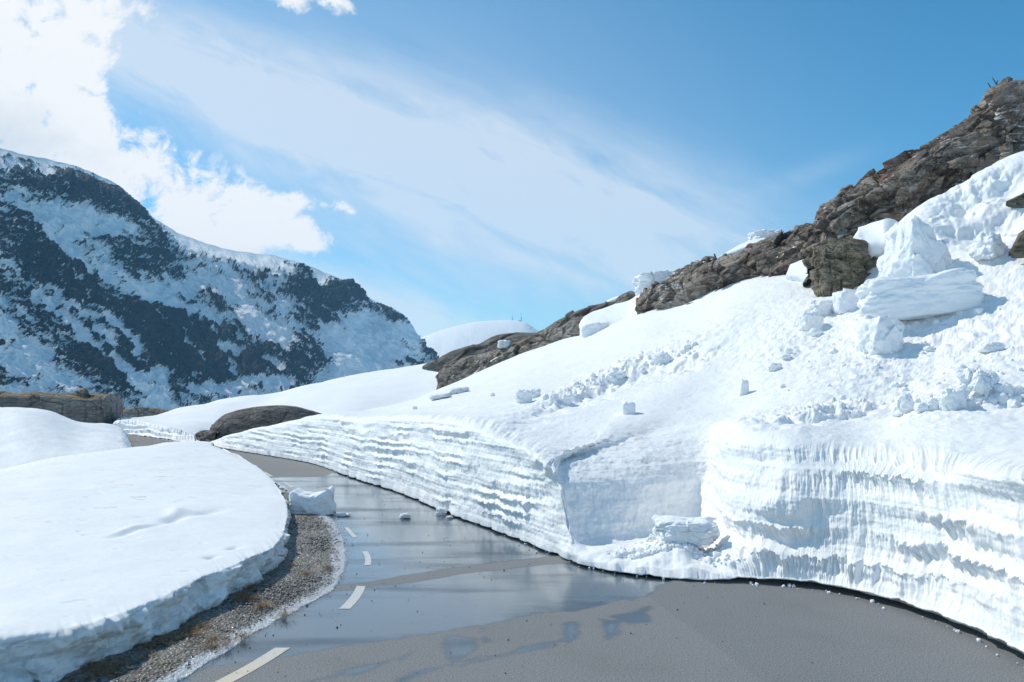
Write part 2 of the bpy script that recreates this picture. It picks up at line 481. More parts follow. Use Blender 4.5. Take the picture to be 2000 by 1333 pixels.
def mat_paint():
    m, g, b = new_mat('road_paint')
    p = geo(g)
    n = g.noise(p, 60, 4, .7); n2_ = g.noise(p, 9, 4, .6)
    c = g.mix(g.ss(n, .3, .6), (.42, .41, .39), (.66, .65, .62))
    yw = g.node('ShaderNodeSeparateXYZ'); g.put(yw.inputs[0], p)
    warm = g.m('SUBTRACT', 1.0, g.ss(yw.outputs[1], 7.8, 9.0))
    c = g.mix(g.m('MULTIPLY', warm, .6), c, (.66, .55, .36))
    c = g.mix(g.ss(n2_, .62, .72), c, (.16, .155, .15))
    g.put(b.inputs['Base Color'], c); b.inputs['Roughness'].default_value = .6
    return m
paint = mat_paint()
dashes = [[(395, 1345), (432, 1345), (567, 1266), (537, 1266)], [(662, 1190), (684, 1190), (714, 1146), (697, 1145)], [(707, 1078), (718, 1077), (724, 1104), (712, 1105)],
          [(672, 1031), (681, 1031), (698, 1050), (689, 1051)], [(640, 1003), (650, 1003), (690, 1009), (665, 1010)], [(551, 942), (558, 942), (575, 953), (567, 953)],
          [(511, 922), (518, 922), (534, 931), (527, 931)], [(482, 908), (488, 908), (499, 915), (492, 915)], [(452, 897), (457, 897), (468, 903), (462, 903)], [(424, 886), (428, 886), (437, 891), (432, 891)]]
for d in dashes:
    q = [np.array(pz(a, b_, 0)) for a, b_ in d]
    n = 12; V_ = []
    for i in range(n + 1):
        t = i / n
        A = q[0] * (1 - t) + q[3] * t; B = q[1] * (1 - t) + q[2] * t
        bow = math.sin(t * math.pi) * .03 * (1 if d[0][1] > 1060 else 0)
        V_ += [A + (bow, 0, 0), B + (bow, 0, 0)]
    V_ = np.array(V_); V_[:, 2] = .004
    fi_ = []
    for i in range(n): fi_ += [2 * i, 2 * i + 1, 2 * i + 3, 2 * i + 2]
    mesh_obj('edge_line', V_, fi_, [4] * n, paint, parent=road)

# ------------------------------------------------------------------ gravel verge between road and left bank
def mat_gravel():
    m, g, b = new_mat('gravel')
    p = geo(g)
    n = g.vor(p, 24, 'F1', 'Color')
    sp = g.node('ShaderNodeSeparateColor'); g.put(sp.inputs[0], n)
    c = g.mix(sp.outputs[0], (.06, .052, .045), (.26, .24, .22))
    moss = g.ss(g.noise(p, 1.6, 5, .65), .52, .66)
    c = g.mix(g.m('MULTIPLY', moss, .75), c, (.075, .07, .02))
    c = g.mix(g.m('MULTIPLY', g.ss(g.noise(p, .8, 4, .6), .58, .72), .4), c, (.10, .065, .04))
    sl = g.attr('slush')
    sn = g.noise(p, 30, 3, .8)
    c = g.mix(g.m('MULTIPLY', g.ss(sn, .28, .42), sl), c, (.78, .79, .80))
    g.put(b.inputs['Base Color'], c)
    g.put(b.inputs['Roughness'], g.m('ADD', .25, g.m('MULTIPLY', sp.outputs[1], .5)))
    d = g.vor(p, 24, 'F1', 'Distance')
    g.put(b.inputs['Normal'], g.bump(d, 1.0, .03))
    return m
gravel_m = mat_gravel()
# strip: from the road edge (slightly over the asphalt) to well under the bank
e_in = Lc.copy()
dirv = Lc - Rc; dirv /= np.linalg.norm(dirv, axis=1, keepdims=True)
dirv = crom(dirv[::20], len(dirv)); dirv /= np.linalg.norm(dirv, axis=1, keepdims=True)
wid = np.interp(ul, [0, 4, 10, 14, 19, 23], [4, 4.5, 4.0, 3.0, 5.0, 4.0])
tg = np.linspace(0, 1, 160) ** 1.5
Gv = e_in[:, None] + dirv[:, None] * (tg[None, :, None] * (wid[:, None, None] + .03) - .03)
edge_n = fbm(np.stack([Lc[:, 0], Lc[:, 1], Lc[:, 2]], -1), 2.5, 4, seed=9)
Gv += dirv[:, None] * (edge_n[:, None, None] * .045) * (1 - tg[None, :, None])
hgt = (.018 + .02 * np.abs(fbm(Gv, 9, 3, seed=21)) + .05 * fbm(Gv, .8, 3, seed=2)) * smooth01(tg[None, :] * wid[:, None], .0, .35) + .012
Gv[..., 2] = np.where(tg[None, :] < .002, -.01, np.maximum(hgt, .006))
dsl = tg[None, :] * wid[:, None]
slw = np.interp(ul, [0, 4, 5.5, 7.5, 8.2, 9.5, 11, 13, 16, 23], [.12, .16, .24, .30, .05, .26, .20, .18, .2, .1])
slush = 1 - smooth01(dsl, slw[:, None] * .75, slw[:, None] * 1.15 + .02)
structure(grid('gravel_verge', Gv, gravel_m, attrs={'slush': slush}))

# loose stones of the verge: nobody could count them
rs = np.random.RandomState(4)
ico_v = np.array([(0, 0, 1), (.9, 0, .1), (0, .9, .15), (-.9, 0, .05), (0, -.9, .1), (0, 0, -.8)], float)
ico_f = np.array([(0, 1, 2), (0, 2, 3), (0, 3, 4), (0, 4, 1), (5, 2, 1), (5, 3, 2), (5, 4, 3), (5, 1, 4)])
def stones(name, n, mat, ulo, uhi, dlo, dhi, slo, shi, seed):
    r = np.random.RandomState(seed)
    ii = r.randint(np.searchsorted(ul, ulo), np.searchsorted(ul, uhi), n)
    d = dlo + (dhi - dlo) * r.rand(n)
    c = e_in[ii] + dirv[ii] * d[:, None] + r.randn(n, 3) * .05
    c[:, 2] = .03
    s = slo + (shi - slo) * r.rand(n) ** 2.5
    s *= np.clip(c[:, 1] / 12, .8, 1.8)
    a = r.rand(n) * 6.28
    v = ico_v[None] * s[:, None, None] * (.6 + .8 * r.rand(n, 6, 1)) * np.stack([np.ones(n), .75 + .3 * r.rand(n), .4 + .3 * r.rand(n)], -1)[:, None]
    x = v[..., 0] * np.cos(a)[:, None] - v[..., 1] * np.sin(a)[:, None]; y = v[..., 0] * np.sin(a)[:, None] + v[..., 1] * np.cos(a)[:, None]
    v = np.stack([x, y, v[..., 2]], -1) + c[:, None]
    f = (ico_f[None] + 6 * np.arange(n)[:, None, None]).ravel()
    return mesh_obj(name, v, f, np.full(n * 8, 3), mat, smooth=False, attrs={'tone': np.repeat(r.rand(n), 6)})
ms, g, b = new_mat('stone')
t_ = g.attr('tone')
g.put(b.inputs['Base Color'], g.mix(t_, (.06, .055, .05), (.42, .40, .38)))
g.put(b.inputs['Roughness'], g.m('ADD', .12, g.m('MULTIPLY', t_, .5)))
stuff(stones('gravel', 26000, ms, 2.5, 16, .12, 2.4, .010, .040, 5), 'loose wet gravel and pebbles on the verge beside the road', 'gravel')
mi, g, b = new_mat('slush_grain')
t_ = g.attr('tone')
g.put(b.inputs['Base Color'], g.mix(t_, (.65, .66, .68), (.9, .9, .9))); b.inputs['Roughness'].default_value = .35
stuff(stones('slush', 24000, mi, 3.0, 15, -.02, .23, .004, .012, 8), 'grainy white slush along the road edge', 'slush')

# sparse grit on the asphalt
r_ = np.random.RandomState(77); n_ = 420
gi = r_.randint(np.searchsorted(ul, 3), np.searchsorted(ul, 15), n_)
tt_ = r_.rand(n_) ** 1.6
gc_ = Lc[gi] * (1 - tt_[:, None]) + Rc[gi] * tt_[:, None]; gc_[:, 2] = .004
gs_ = (.005 + .012 * r_.rand(n_) ** 3)
gv = ico_v[None] * gs_[:, None, None] * (.6 + .8 * r_.rand(n_, 6, 1)) + gc_[:, None]
stuff(mesh_obj('grit', gv, (ico_f[None] + 6 * np.arange(n_)[:, None, None]).ravel(), np.full(n_ * 8, 3), ms, smooth=False, attrs={'tone': np.repeat(r_.rand(n_) ** 2, 6)}), 'sparse grit and small stones lying on the asphalt', 'grit')

# dry grass on the verge
gr = np.random.RandomState(12)
def grass_tufts(name, centers, mat, nb=90, hmax=.16, spread=.16):
    Vv = []; Fv = []; k = 0
    for c in centers:
        for _ in range(nb):
            a = gr.rand() * 6.28; r0 = gr.rand() * spread
            b0 = np.array(c) + (math.cos(a) * r0, math.sin(a) * r0, 0)
            L = hmax * (.4 + .6 * gr.rand()); lean = np.array([gr.randn() * .7 + .5, gr.randn() * .7 - .3, 0]) * L
            tip = b0 + lean + (0, 0, L * .45)
            mid = b0 + lean * .45 + (0, 0, L * .4)
            wv = np.array([math.sin(a), -math.cos(a), 0]) * .0022
            Vv += [b0 - wv, b0 + wv, mid + wv, mid - wv, tip]
            Fv += [(k, k + 1, k + 2, k + 3), (k + 3, k + 2, k + 4)]; k += 5
    fi_ = [i for f in Fv for i in f]; lt = [len(f) for f in Fv]
    return mesh_obj(name, np.array(Vv), fi_, lt, mat, smooth=False)
mg, g, b = new_mat('dry_grass')
g.put(b.inputs['Base Color'], g.mix(g.noise(geo(g), 12, 3), (.20, .11, .05), (.46, .33, .19))); b.inputs['Roughness'].default_value = .7
cs = []
for (a, b_, n_) in ((300, 1262, 6), (350, 1240, 6), (400, 1225, 4), (180, 1312, 7), (210, 1300, 5), (470, 1168, 5), (440, 1258, 4), (520, 1190, 3), (600, 1120, 3), (90, 1345, 4), (490, 1150, 5)):
    for _ in range(n_):
        c = pz(a + gr.randn() * 22, b_ + gr.randn() * 8, .03); cs.append(c)
stuff(grass_tufts('dry_grass', cs, mg), 'flattened dry brown grass blades among the verge gravel', 'grass')

# ------------------------------------------------------------------ right snow wall and hillside
C = []
def col(base, mids, rest):
    b0 = np.array(pz(base[0], base[1], .07))
    lip = np.array(pY(*rest[0]))
    if mids is None:
        m1 = b0 * .64 + lip * .36; m2 = b0 * .28 + lip * .72
        d = lip - b0; d[2] = 0
        m1 -= d * .10; m2 -= d * .16
    else:
        m1 = np.array(pY(*mids[0])); m2 = np.array(pY(*mids[1]))
    C.append([b0, m1, m2, lip] + [np.array(pY(*r)) for r in rest[1:]])
col((400, 867), None, [(403, 865, 41.8), (430, 860, 42.5), (460, 856, 44), (490, 856, 46), (520, 870, 50)])
col((412, 870), None, [(414, 862, 40.5), (440, 857, 42), (470, 852, 44), (500, 850, 46), (530, 864, 50)])
col((450, 877), None, [(452, 851, 37.6), (480, 848, 38.8), (520, 842, 41), (560, 838, 44), (590, 852, 48)])
col((520, 888), None, [(522, 833, 34.6), (560, 827, 35.6), (600, 823, 38), (640, 822, 42), (670, 836, 46)])
col((610, 904), None, [(615, 815, 31.0), (650, 809, 33), (690, 805, 36), (725, 802, 40), (750, 816, 45)])
col((690, 932), None, [(700, 817, 26.2), (735, 809, 28), (775, 798, 33), (820, 781, 40), (850, 774, 48)])
col((780, 960), None, [(795, 814, 22.7), (830, 800, 25.5), (870, 780, 32), (910, 753, 42), (930, 737, 52)])
col((870, 998), None, [(885, 822, 19.2), (930, 800, 22.5), (985, 760, 30), (1040, 712, 40), (1060, 680, 50)])
col((960, 1030), None, [(960, 838, 17.1), (1010, 810, 20.5), (1080, 755, 28), (1140, 688, 37), (1170, 650, 45)])
col((1060, 1068), None, [(1040, 872, 15.1), (1100, 830, 18.5), (1180, 750, 26), (1240, 655, 35), (1270, 612, 42)])
col((1110, 1086), None, [(1078, 896, 14.3), (1150, 850, 17), (1260, 740, 25), (1320, 636, 33), (1350, 585, 40)])
col((1140, 1096), [(1118, 1050, 13.1), (1100, 960, 13.7)], [(1092, 900, 14.5), (1180, 846, 17), (1300, 728, 25), (1370, 618, 32), (1400, 565, 38)])
col((1180, 1106), [(1144, 1054, 13.4), (1116, 936, 14.2)], [(1120, 888, 15.5), (1235, 836, 17.6), (1350, 718, 24.5), (1430, 600, 30.5), (1460, 550, 36)])
col((1270, 1121), [(1245, 1052, 13.9), (1234, 932, 14.8)], [(1250, 862, 16.7), (1330, 818, 18.6), (1430, 708, 24), (1510, 582, 29.5), (1540, 532, 35)])
col((1370, 1128), [(1360, 1035, 14.6), (1382, 912, 15.9)], [(1392, 836, 16.9), (1440, 800, 18.4), (1510, 690, 23), (1585, 580, 28), (1620, 545, 33)])
col((1440, 1131), [(1430, 1040, 12.5), (1424, 930, 13.2)], [(1436, 832, 14.2), (1500, 795, 17), (1590, 680, 22.5), (1670, 560, 27), (1700, 500, 30)])
col((1540, 1137), [(1540, 1040, 11.65), (1538, 930, 12.0)], [(1540, 845, 12.8), (1590, 800, 15.5), (1690, 680, 21), (1770, 530, 25.5), (1775, 420, 28.5)])
col((1680, 1160), [(1688, 1060, 11.0), (1688, 960, 11.35)], [(1680, 877, 12.1), (1720, 820, 14.5), (1820, 680, 20), (1890, 490, 24.5), (1890, 345, 28)])
col((1850, 1215), None, [(1850, 887, 10.8), (1880, 800, 13.5), (1960, 660, 19), (2020, 450, 24), (2050, 275, 27.5)])
col((2000, 1285), None, [(2010, 893, 9.5), (2545, 790, 12.5), (2120, 630, 18), (2180, 420, 23), (2200, 200, 27)])
col((2300, 1440), None, [(2280, 905, 7.7), (2330, 790, 11), (2400, 600, 16.5), (2460, 380, 22), (2500, 100, 26)])
col((3200, 1900), None, [(3200, 1060, 5.2), (3300, 820, 9), (3400, 560, 14.5), (3400, 300, 20), (3400, 20, 24)])
C = np.array(C)
nc = len(C)
# back edge sinks under the rocks
bk = C[:, -1] + np.array([1.5, 6, -3.0]); C = np.concatenate([C, bk[:, None]], 1)
# along the wall: sampling density by column (finer where it shows large)
wts = np.array([.3, .5, .8, 1.2, 1.4, 1.5, 1.6, 1.6, 1.7, 1.0, .7, .8, 1.2, 1.3, 1.1, 1.6, 2.0, 2.3, 2.3, 2.0, .6])
uu = np.concatenate([np.linspace(i, i + 1, int(70 * wts[i]), endpoint=False) for i in range(nc - 1)] + [[nc - 1]])
Cu = crom(C, uu)                                   # (nu, rows, 3)
vv = np.concatenate([np.linspace(0, 3, 210, endpoint=False), np.linspace(3, 4, 90, endpoint=False), np.linspace(4, 7, 250, endpoint=False), np.linspace(7, 8, 6)])
S = np.swapaxes(crom(np.swapaxes(Cu, 0, 1), vv), 0, 1)       # (nu, nv, 3)
N = normals(S)
if N[N.shape[0] // 2, 400, 2] < 0: N = -N
wallm = 1 - smooth01(vv, 2.55, 3.25)[None, :]
# arc length of the wall base
al = np.concatenate([[0], np.cumsum(np.linalg.norm(np.diff(S[:, 0], axis=0), axis=1))])[:, None]
z = S[..., 2]
AL = np.broadcast_to(al, z.shape)
hN = N.copy(); hN[..., 2] *= .2; hN /= np.linalg.norm(hN, axis=-1, keepdims=True)
lay = np.stack([AL * .22, z * 0 + 3, z * .6], -1)
warp = fbm(lay, 1, 3, seed=31)
fl = fbm(np.stack([AL * 8.5, z * .9, z * 0], -1), 1.0, 4, .7, seed=41)           # vertical flutes
fl2 = fbm(np.stack([AL * 1.3, z * 1.2, z * 0 + 5], -1), 1.0, 3, seed=43)
zz = z + .10 * vnoise(np.stack([z * 3.1, AL * .05, z * 0], -1), 33)
Hl = np.interp(uu, [0, 9, 11, 14, 15.5, 21], [.20, .25, .4, .4, .42, .42])[:, None]
ph = zz / Hl + warp * .5 + fl * .18 + fl2 * .16
fr = ph - np.floor(ph)
idl = np.floor(ph)
amp_l = .35 + .9 * hsh(idl.astype(np.int64), (AL // 9).astype(np.int64) * 0, idl.astype(np.int64) * 0, 3)
amp_x = .18 + .95 * smooth01(fbm(np.stack([AL * .45, z * 1.1, z * 0], -1), 1, 3, seed=47), -.3, .4)
saw = np.where(fr < .45, 1 - fr / .45 * 1.0, (fr - .45) / .55) ** 1.2        # out at the ledge, in above it, slowly out again
recess = smooth01(uu, 10.7, 11.4) * (1 - smooth01(uu, 14.3, 14.9))
rec = recess[:, None]
distf = np.interp(uu, [0, 4, 8, 15, 21], [.8, 1.0, 1.0, 1.0, 1.0])[:, None]
d_wall = (.088 * (saw - .5) * amp_l * amp_x * np.interp(uu, [0, 9, 11], [.75, .8, 1])[:, None] + .032 * fl * (.4 + .9 * amp_x) + .10 * fl2 * .5) * (1 - .82 * rec) * np.interp(uu, [0, 10, 14.5, 16.5], [1, 1, 1, 1.55])[:, None]
d_wall += rec * (.035 * (np.abs(((z * 3.4 + warp * .8) % 1) - .5) - .25) + .02 * fl2 + .05 * fbm(S, 1.7, 4, .6, seed=58))
d_wall += .012 * vnoise(np.stack([AL * .3, z * 16, z * 0], -1), 59) + .010 * fbm(S, 5, 3, .6, seed=62)
d_wall += .09 * fbm(np.stack([AL * .5, z * .8, z * 0 + 9], -1), 1, 3, seed=50) * (1 - .5 * rec)
d_wall += .004 * fbm(S, 16, 3, seed=51)
taper = smooth01(z, .05, .35)
d_wall -= .032 * fl * (.4 + .9 * amp_x) * (1 - .82 * rec) * .75 * smooth01(vv, 1.7, 2.5)[None, :]
S2 = S + hN * (d_wall * wallm * (.25 + .75 * taper) * distf)[..., None]
# deep notch beside the second wall
pxs, pys = proj(S)
def pb(cx, cy, rx, ry, deg=0):
    r = math.radians(deg); dx = pxs - cx; dy = pys - cy
    a = (dx * math.cos(r) + dy * math.sin(r)) / rx; b = (-dx * math.sin(r) + dy * math.cos(r)) / ry
    return np.exp(-(a * a + b * b))
near = (S[..., 1] > 1.5)
pxs = pxs + 14 * fbm(S, 1.6, 3, seed=56); pys = pys + 12 * fbm(S, 1.9, 3, seed=57)
step = smooth01(pxs, 1552, 1582) * np.exp(-((pys - 1020) / 62) ** 4) * (1 - smooth01(pxs, 1588, 1635))
S2 += hN * ((.16 * pb(1530, 985, 42, 50, 15) * (1 + .8 * fbm(S, 2.2, 3, seed=65)) + .16 * pb(1470, 1000, 40, 40) - .06 * step * (1 + 1.1 * fbm(S, 1.5, 3, seed=63)) + .10 * pb(1500, 1078, 36, 16) - .12 * pb(1535, 1062, 30, 10)) * wallm * near)[..., None]
S2 += hN * ((.16 * pb(1180, 1085, 90, 22, 8) + .34 * pb(1325, 1088, 75, 34) + .12 * pb(1450, 1095, 70, 22)) * near * wallm)[..., None]
# hillside relief
slm = 1 - wallm
up = np.zeros(3); up[2] = 1
dmask = np.clip(pb(1760, 700, 230, 95, 0) + .9 * pb(1950, 620, 160, 110) + .8 * pb(1560, 650, 130, 50, -20) + .6 * pb(1880, 790, 150, 30) + .25 * pb(1250, 735, 200, 22, -30), 0, 1) * near
fine = fbm(S, 3.0, 4, .6, seed=61)
sel = (dmask > .03) & (wallm + 0 * dmask < .9)
lumps = np.zeros(sel.shape); lumps2 = np.zeros(sel.shape)
lumps[sel] = np.clip(1 - worley(S[sel] * np.array([1, 1, 1.3]) * 2.3, 5)[0] * 1.5, 0, 1) ** 1.2
lumps2[sel] = np.clip(1 - worley(S[sel] * 5.0, 9)[0] * 1.5, 0, 1) ** 1.2
dslope = .10 * fbm(S, .25, 3, seed=60) + .012 * fine + dmask * (.05 * fine + .13 * lumps * smooth01(fbm(S, .6, 2, seed=66), .0, .4) + .035 * lumps2)
# drift hollows on the upper right slope
dslope += (-.7 * pb(1870, 400, 60, 28, -35) - .5 * pb(1960, 360, 60, 26, -20) + .5 * pb(1830, 440, 70, 24, -30) - .6 * pb(1930, 440, 80, 26, -15) + .10 * fbm(S, .5, 2, seed=70) * pb(1900, 400, 170, 100, -25)) * near
# avalanche furrow
dslope += (-.22 * pb(1215, 745, 170, 10, -24) + .16 * pb(1200, 728, 170, 10, -24) * (1 + .7 * fine)) * near
dslope += (-.25 * pb(1350, 705, 80, 8, -25)) * near
dslope += (.12 * pb(1620, 800, 130, 10, -8) * (1 + .9 * fine) - .12 * pb(1580, 818, 150, 8, -8)) * near
# sastrugi along the shelf above the hollow in the wall
sh_m = (pb(1200, 885, 120, 35, -5)) * near
dslope += sh_m * (.10 * fbm(S * np.array([.5, 1.6, 1.6]), 2.2, 4, .6, seed=73))
# ripples along the top edge
lipm = np.exp(-((vv[None, :] - 3.15) / .25) ** 2)
dslope += lipm * (.03 * fbm(np.stack([AL * 3, z * 2, z * 0], -1), 1, 3, seed=75))
S2 += N * (dslope * slm)[..., None]
S2[..., 2] = np.maximum(S2[..., 2], .05 + 0 * z)
# ragged, slightly undercut foot
foot = S2[:, 0].copy()
rag = fbm(np.stack([al[:, 0] * 2.2, al[:, 0] * 0, al[:, 0] * 0], -1), 1, 4, seed=80)
fn = N[:, 3].copy(); fn[:, 2] = 0; fn /= np.linalg.norm(fn, axis=1, keepdims=True)
for k in range(0, 26):
    S2[:, k] += fn * (rag * .07 * (1 - k / 26.0))[:, None]
S2[:, 0, 2] = .03 + .035 * np.abs(rag) + np.interp(uu, [14, 16, 20], [0, .07, .10])
S2[:, 1, 2] = S2[:, 0, 2] + .012; S2[:, 2, 2] = np.maximum(S2[:, 2, 2], S2[:, 1, 2] + .01)
in1 = S2[:, 0] - fn * .10; in1[:, 2] -= .005
in2 = S2[:, 0] - fn * .55; in2[:, 2] = .02
in3 = S2[:, 0] - fn * .60; in3[:, 2] = -.05
SF = np.concatenate([in3[:, None], in2[:, None], in1[:, None], S2], 1)
hill = structure(grid('snow_hillside', SF, M['snow_wall']))

SPX, SPY = proj(S2)
SPY[S2[..., 1] < 1.5] = 1e6
SPX_, SPY_, SP_ = SPX[::4, 300:550:2].ravel(), SPY[::4, 300:550:2].ravel(), S2[::4, 300:550:2].reshape(-1, 3)
WPX_, WPY_, WP_ = SPX[::3, 16:300:3].ravel(), SPY[::3, 16:300:3].ravel(), S2[::3, 16:300:3].reshape(-1, 3)
def on_wall(px, py):
    i = np.argmin((WPX_ - px) ** 2 + (WPY_ - py) ** 2)
    return WP_[i]
def on_slope(px, py):
    d = (SPX_ - px) ** 2 + (SPY_ - py) ** 2
    i = np.argsort(d)[:4]
    i = i[np.argmin(SP_[i, 1])]
    return SP_[i]

# ------------------------------------------------------------------ left snow bank
LB = [
 [(-900, 2100, 0), (-900, 1850, .6), (-900, 1650, .66), (-800, 1300, .74), (-650, 1060, .85)],
 [(-400, 1620, 0), (-400, 1430, .6), (-400, 1320, .66), (-350, 1150, .74), (-350, 1000, .85)],
 [(-150, 1440, 0), (-150, 1300, .58), (-150, 1210, .64), (-120, 1080, .72), (-120, 950, .82)],
 [(0, 1375, 0), (0, 1264, .54), (0, 1180, .62), (0, 1040, .72), (0, 924, .78)],
 [(110, 1333, 0), (130, 1238, .5), (110, 1150, .6), (80, 1010, .72), (80, 905, .78)],
 [(250, 1272, 0), (262, 1197, .46), (230, 1110, .58), (170, 985, .7), (150, 893, .78)],
 [(370, 1215, 0), (382, 1142, .44), (340, 1065, .56), (250, 955, .7), (220, 883, .77)],
 [(480, 1155, 0), (478, 1099, .42), (420, 1025, .55), (320, 930, .68), (280, 876, .74)],
 [(535, 1110, 0), (536, 1068, .38), (480, 985, .5), (380, 912, .62), (320, 870, .7)],
 [(550, 1055, 0), (557, 1022, .34), (505, 955, .46), (405, 895, .56), (345, 867, .64)],
 [(535, 995, 0), (554, 977, .32), (508, 930, .42), (420, 885, .52), (370, 866, .58)],
 [(495, 940, 0), (521, 931, .3), (482, 905, .4), (425, 878, .48), (395, 867, .5)],
 [(450, 903, 0), (478, 900, .28), (457, 889, .34), (430, 877, .4), (412, 870, .42)],
 [(415, 884, 0), (440, 880, .24), (432, 877, .27), (425, 874, .3), (416, 872, .3)],
]
B = []
for r in LB:
    b0, l, m1, m2, cr = [np.array(pz(*q)) for q in r]
    out = l - m1; out[2] = 0; out /= np.linalg.norm(out)
    face = b0 * .45 + l * .55 - out * .03
    li = l - out * .30; li[2] += .06
    away = cr.copy(); away[2] = 0; away /= np.linalg.norm(away)
    bk1 = cr + away * 5; bk1[2] = cr[2] * .55
    bk2 = cr + away * 12; bk2[2] = -.2
    B.append([b0 - out * .25 - (0, 0, .05), b0, face, l, li, m1, m2, cr, bk1, bk2])
B = np.array(B)
uu2 = np.concatenate([np.linspace(0, 2, 60, endpoint=False), np.linspace(2, len(B) - 1, 1500)])
Bu = crom(B, uu2)
v2 = np.concatenate([[0], np.linspace(1, 3, 70, endpoint=False), np.linspace(3, 4, 26, endpoint=False), np.linspace(4, 7, 420, endpoint=False), np.linspace(7, 9, 24)])
Bs = np.swapaxes(crom(np.swapaxes(Bu, 0, 1), v2), 0, 1)
Nb = normals(Bs)
if Nb[700, 200, 2] < 0: Nb = -Nb
bl = np.concatenate([[0], np.cumsum(np.linalg.norm(np.diff(Bs[:, 1], axis=0), axis=1))])[:, None]
BL = np.broadcast_to(bl, Bs.shape[:2])
fm = (1 - smooth01(v2, 2.9, 3.7))[None, :] * smooth01(v2, .9, 1.3)[None, :]
hb = Nb.copy(); hb[..., 2] *= .3; hb /= np.linalg.norm(hb, axis=-1, keepdims=True) + 1e-9
e1 = fbm(np.stack([BL * 1.1, Bs[..., 2] * 2, BL * 0], -1), 1, 4, .55, seed=90)
e2 = fbm(np.stack([BL * 5.5, Bs[..., 2] * 3, BL * 0], -1), 1, 3, .6, seed=91)
fct, ck, _ = facets(np.stack([BL, BL * 0, Bs[..., 2] * 1.6], -1), 2.2, 17)
db = (.17 * e1 + .05 * e2 + .07 * fct) * fm
Bs = Bs + hb * db[..., None]
teeth = fbm(np.stack([bl[:, 0] * 3.5, bl[:, 0] * 0, bl[:, 0] * 0], -1), 1, 3, .7, seed=95)
lipw = np.exp(-((v2[None, :] - 3.2) / .55) ** 2)
Bs += Nb * ((.022 * teeth[:, None]) * lipw)[..., None]
topm = smooth01(v2, 3.2, 4.2)[None, :]
bx, by = proj(Bs)
def pbb(cx, cy, rx, ry, deg=0):
    r = math.radians(deg); dx = bx - cx; dy = by - cy
    a = (dx * math.cos(r) + dy * math.sin(r)) / rx; b = (-dx * math.sin(r) + dy * math.cos(r)) / ry
    return np.exp(-(a * a + b * b))
tt = .05 * fbm(Bs, .35, 3, seed=99) + .006 * fbm(Bs, 2.5, 2, seed=98) + .010 * fbm(Bs * np.array([.5, 1.2, 1]), 2.0, 2, seed=97)
pit = smooth01(fbm(Bs * np.array([.6, 1.2, 1]), 3.2, 3, seed=96), .42, .75) * (pbb(300, 940, 110, 40, -20) + pbb(180, 1000, 110, 30, -20) + .4)
tt -= .022 * pit
tt += .07 * pbb(343, 1003, 18, 9, -10) - .10 * pbb(338, 1014, 22, 4, -8) - .06 * pbb(400, 1000, 35, 4, -8) - .05 * pbb(245, 1042, 30, 4, -15) + .05 * pbb(250, 1036, 30, 4, -15) - .05 * pbb(290, 1028, 40, 3, -12)
tt -= .05 * pbb(455, 1070, 14, 3, -5) + .05 * pbb(412, 1088, 14, 3, -5)
Bs += Nb * (tt * topm)[..., None]
dirt = fm * np.ones_like(BL) * (.75 + .45 * smooth01(.28 - Bs[..., 2], -.1, .25))
structure(grid('snow_bank', Bs, M['snow_dirty'], attrs={'dirt': np.clip(dirt * .42, 0, 1)}))
def on_bank(px, py):
    d = (bx[::3, 100::2] - px) ** 2 + (by[::3, 100::2] - py) ** 2
    i = np.unravel_index(np.argmin(d), d.shape); return Bs[::3, 100::2][i]

# second bank behind it
B2 = []
for (a, p, Y, zf) in ((-900, 800, 30, .6), (-400, 800, 32, .6), (-120, 797, 33, .5), (0, 795, 34, .4), (50, 797, 34.5, .4), (95, 804, 35.5, .4), (150, 824, 36.5, .3), (205, 829, 38, .3), (228, 834, 38.5, .25)):
    cr = np.array(pY(a, p, Y))
    f0 = np.array([cr[0] * .66, Y * .66, 0.0]); f1 = cr * .45 + f0 * .55; f1[2] = cr[2] * .42 + zf * .3
    f2 = cr * .8 + f0 * .2; f2[2] = cr[2] * .86
    bk = cr * 1.12; bk[2] = cr[2] - .4
    bk_ = cr * 1.3; bk_[2] = 0
    B2.append([f0, f1, f2, cr, bk, bk_])
for (dx, s) in ((.35, .8), (.55, .42), (.62, .02), (.4, -.05)):
    c = np.array(B2[8]).copy(); c[:, 0] += dx * 1.0; c[:, 2] = c[:, 2] * s - .02
    B2.append(c)
B2 = np.array([np.array(c) for c in B2])
Bt = np.swapaxes(crom(np.swapaxes(crom(B2, 520), 0, 1), 170), 0, 1)
Nt = normals(Bt)
if Nt[200, 60, 2] < 0: Nt = -Nt
eg = smooth01(np.linspace(0, 12, 520), 7.9, 8.6)[:, None]
Bt = Bt + Nt * (.08 * fbm(Bt, .4, 3, seed=111) + .012 * fbm(Bt, 2.5, 4, seed=112) + .06 * eg * fbm(Bt, 2.2, 4, .6, seed=113))[..., None]
structure(grid('snow_drift', Bt, M['snow']))

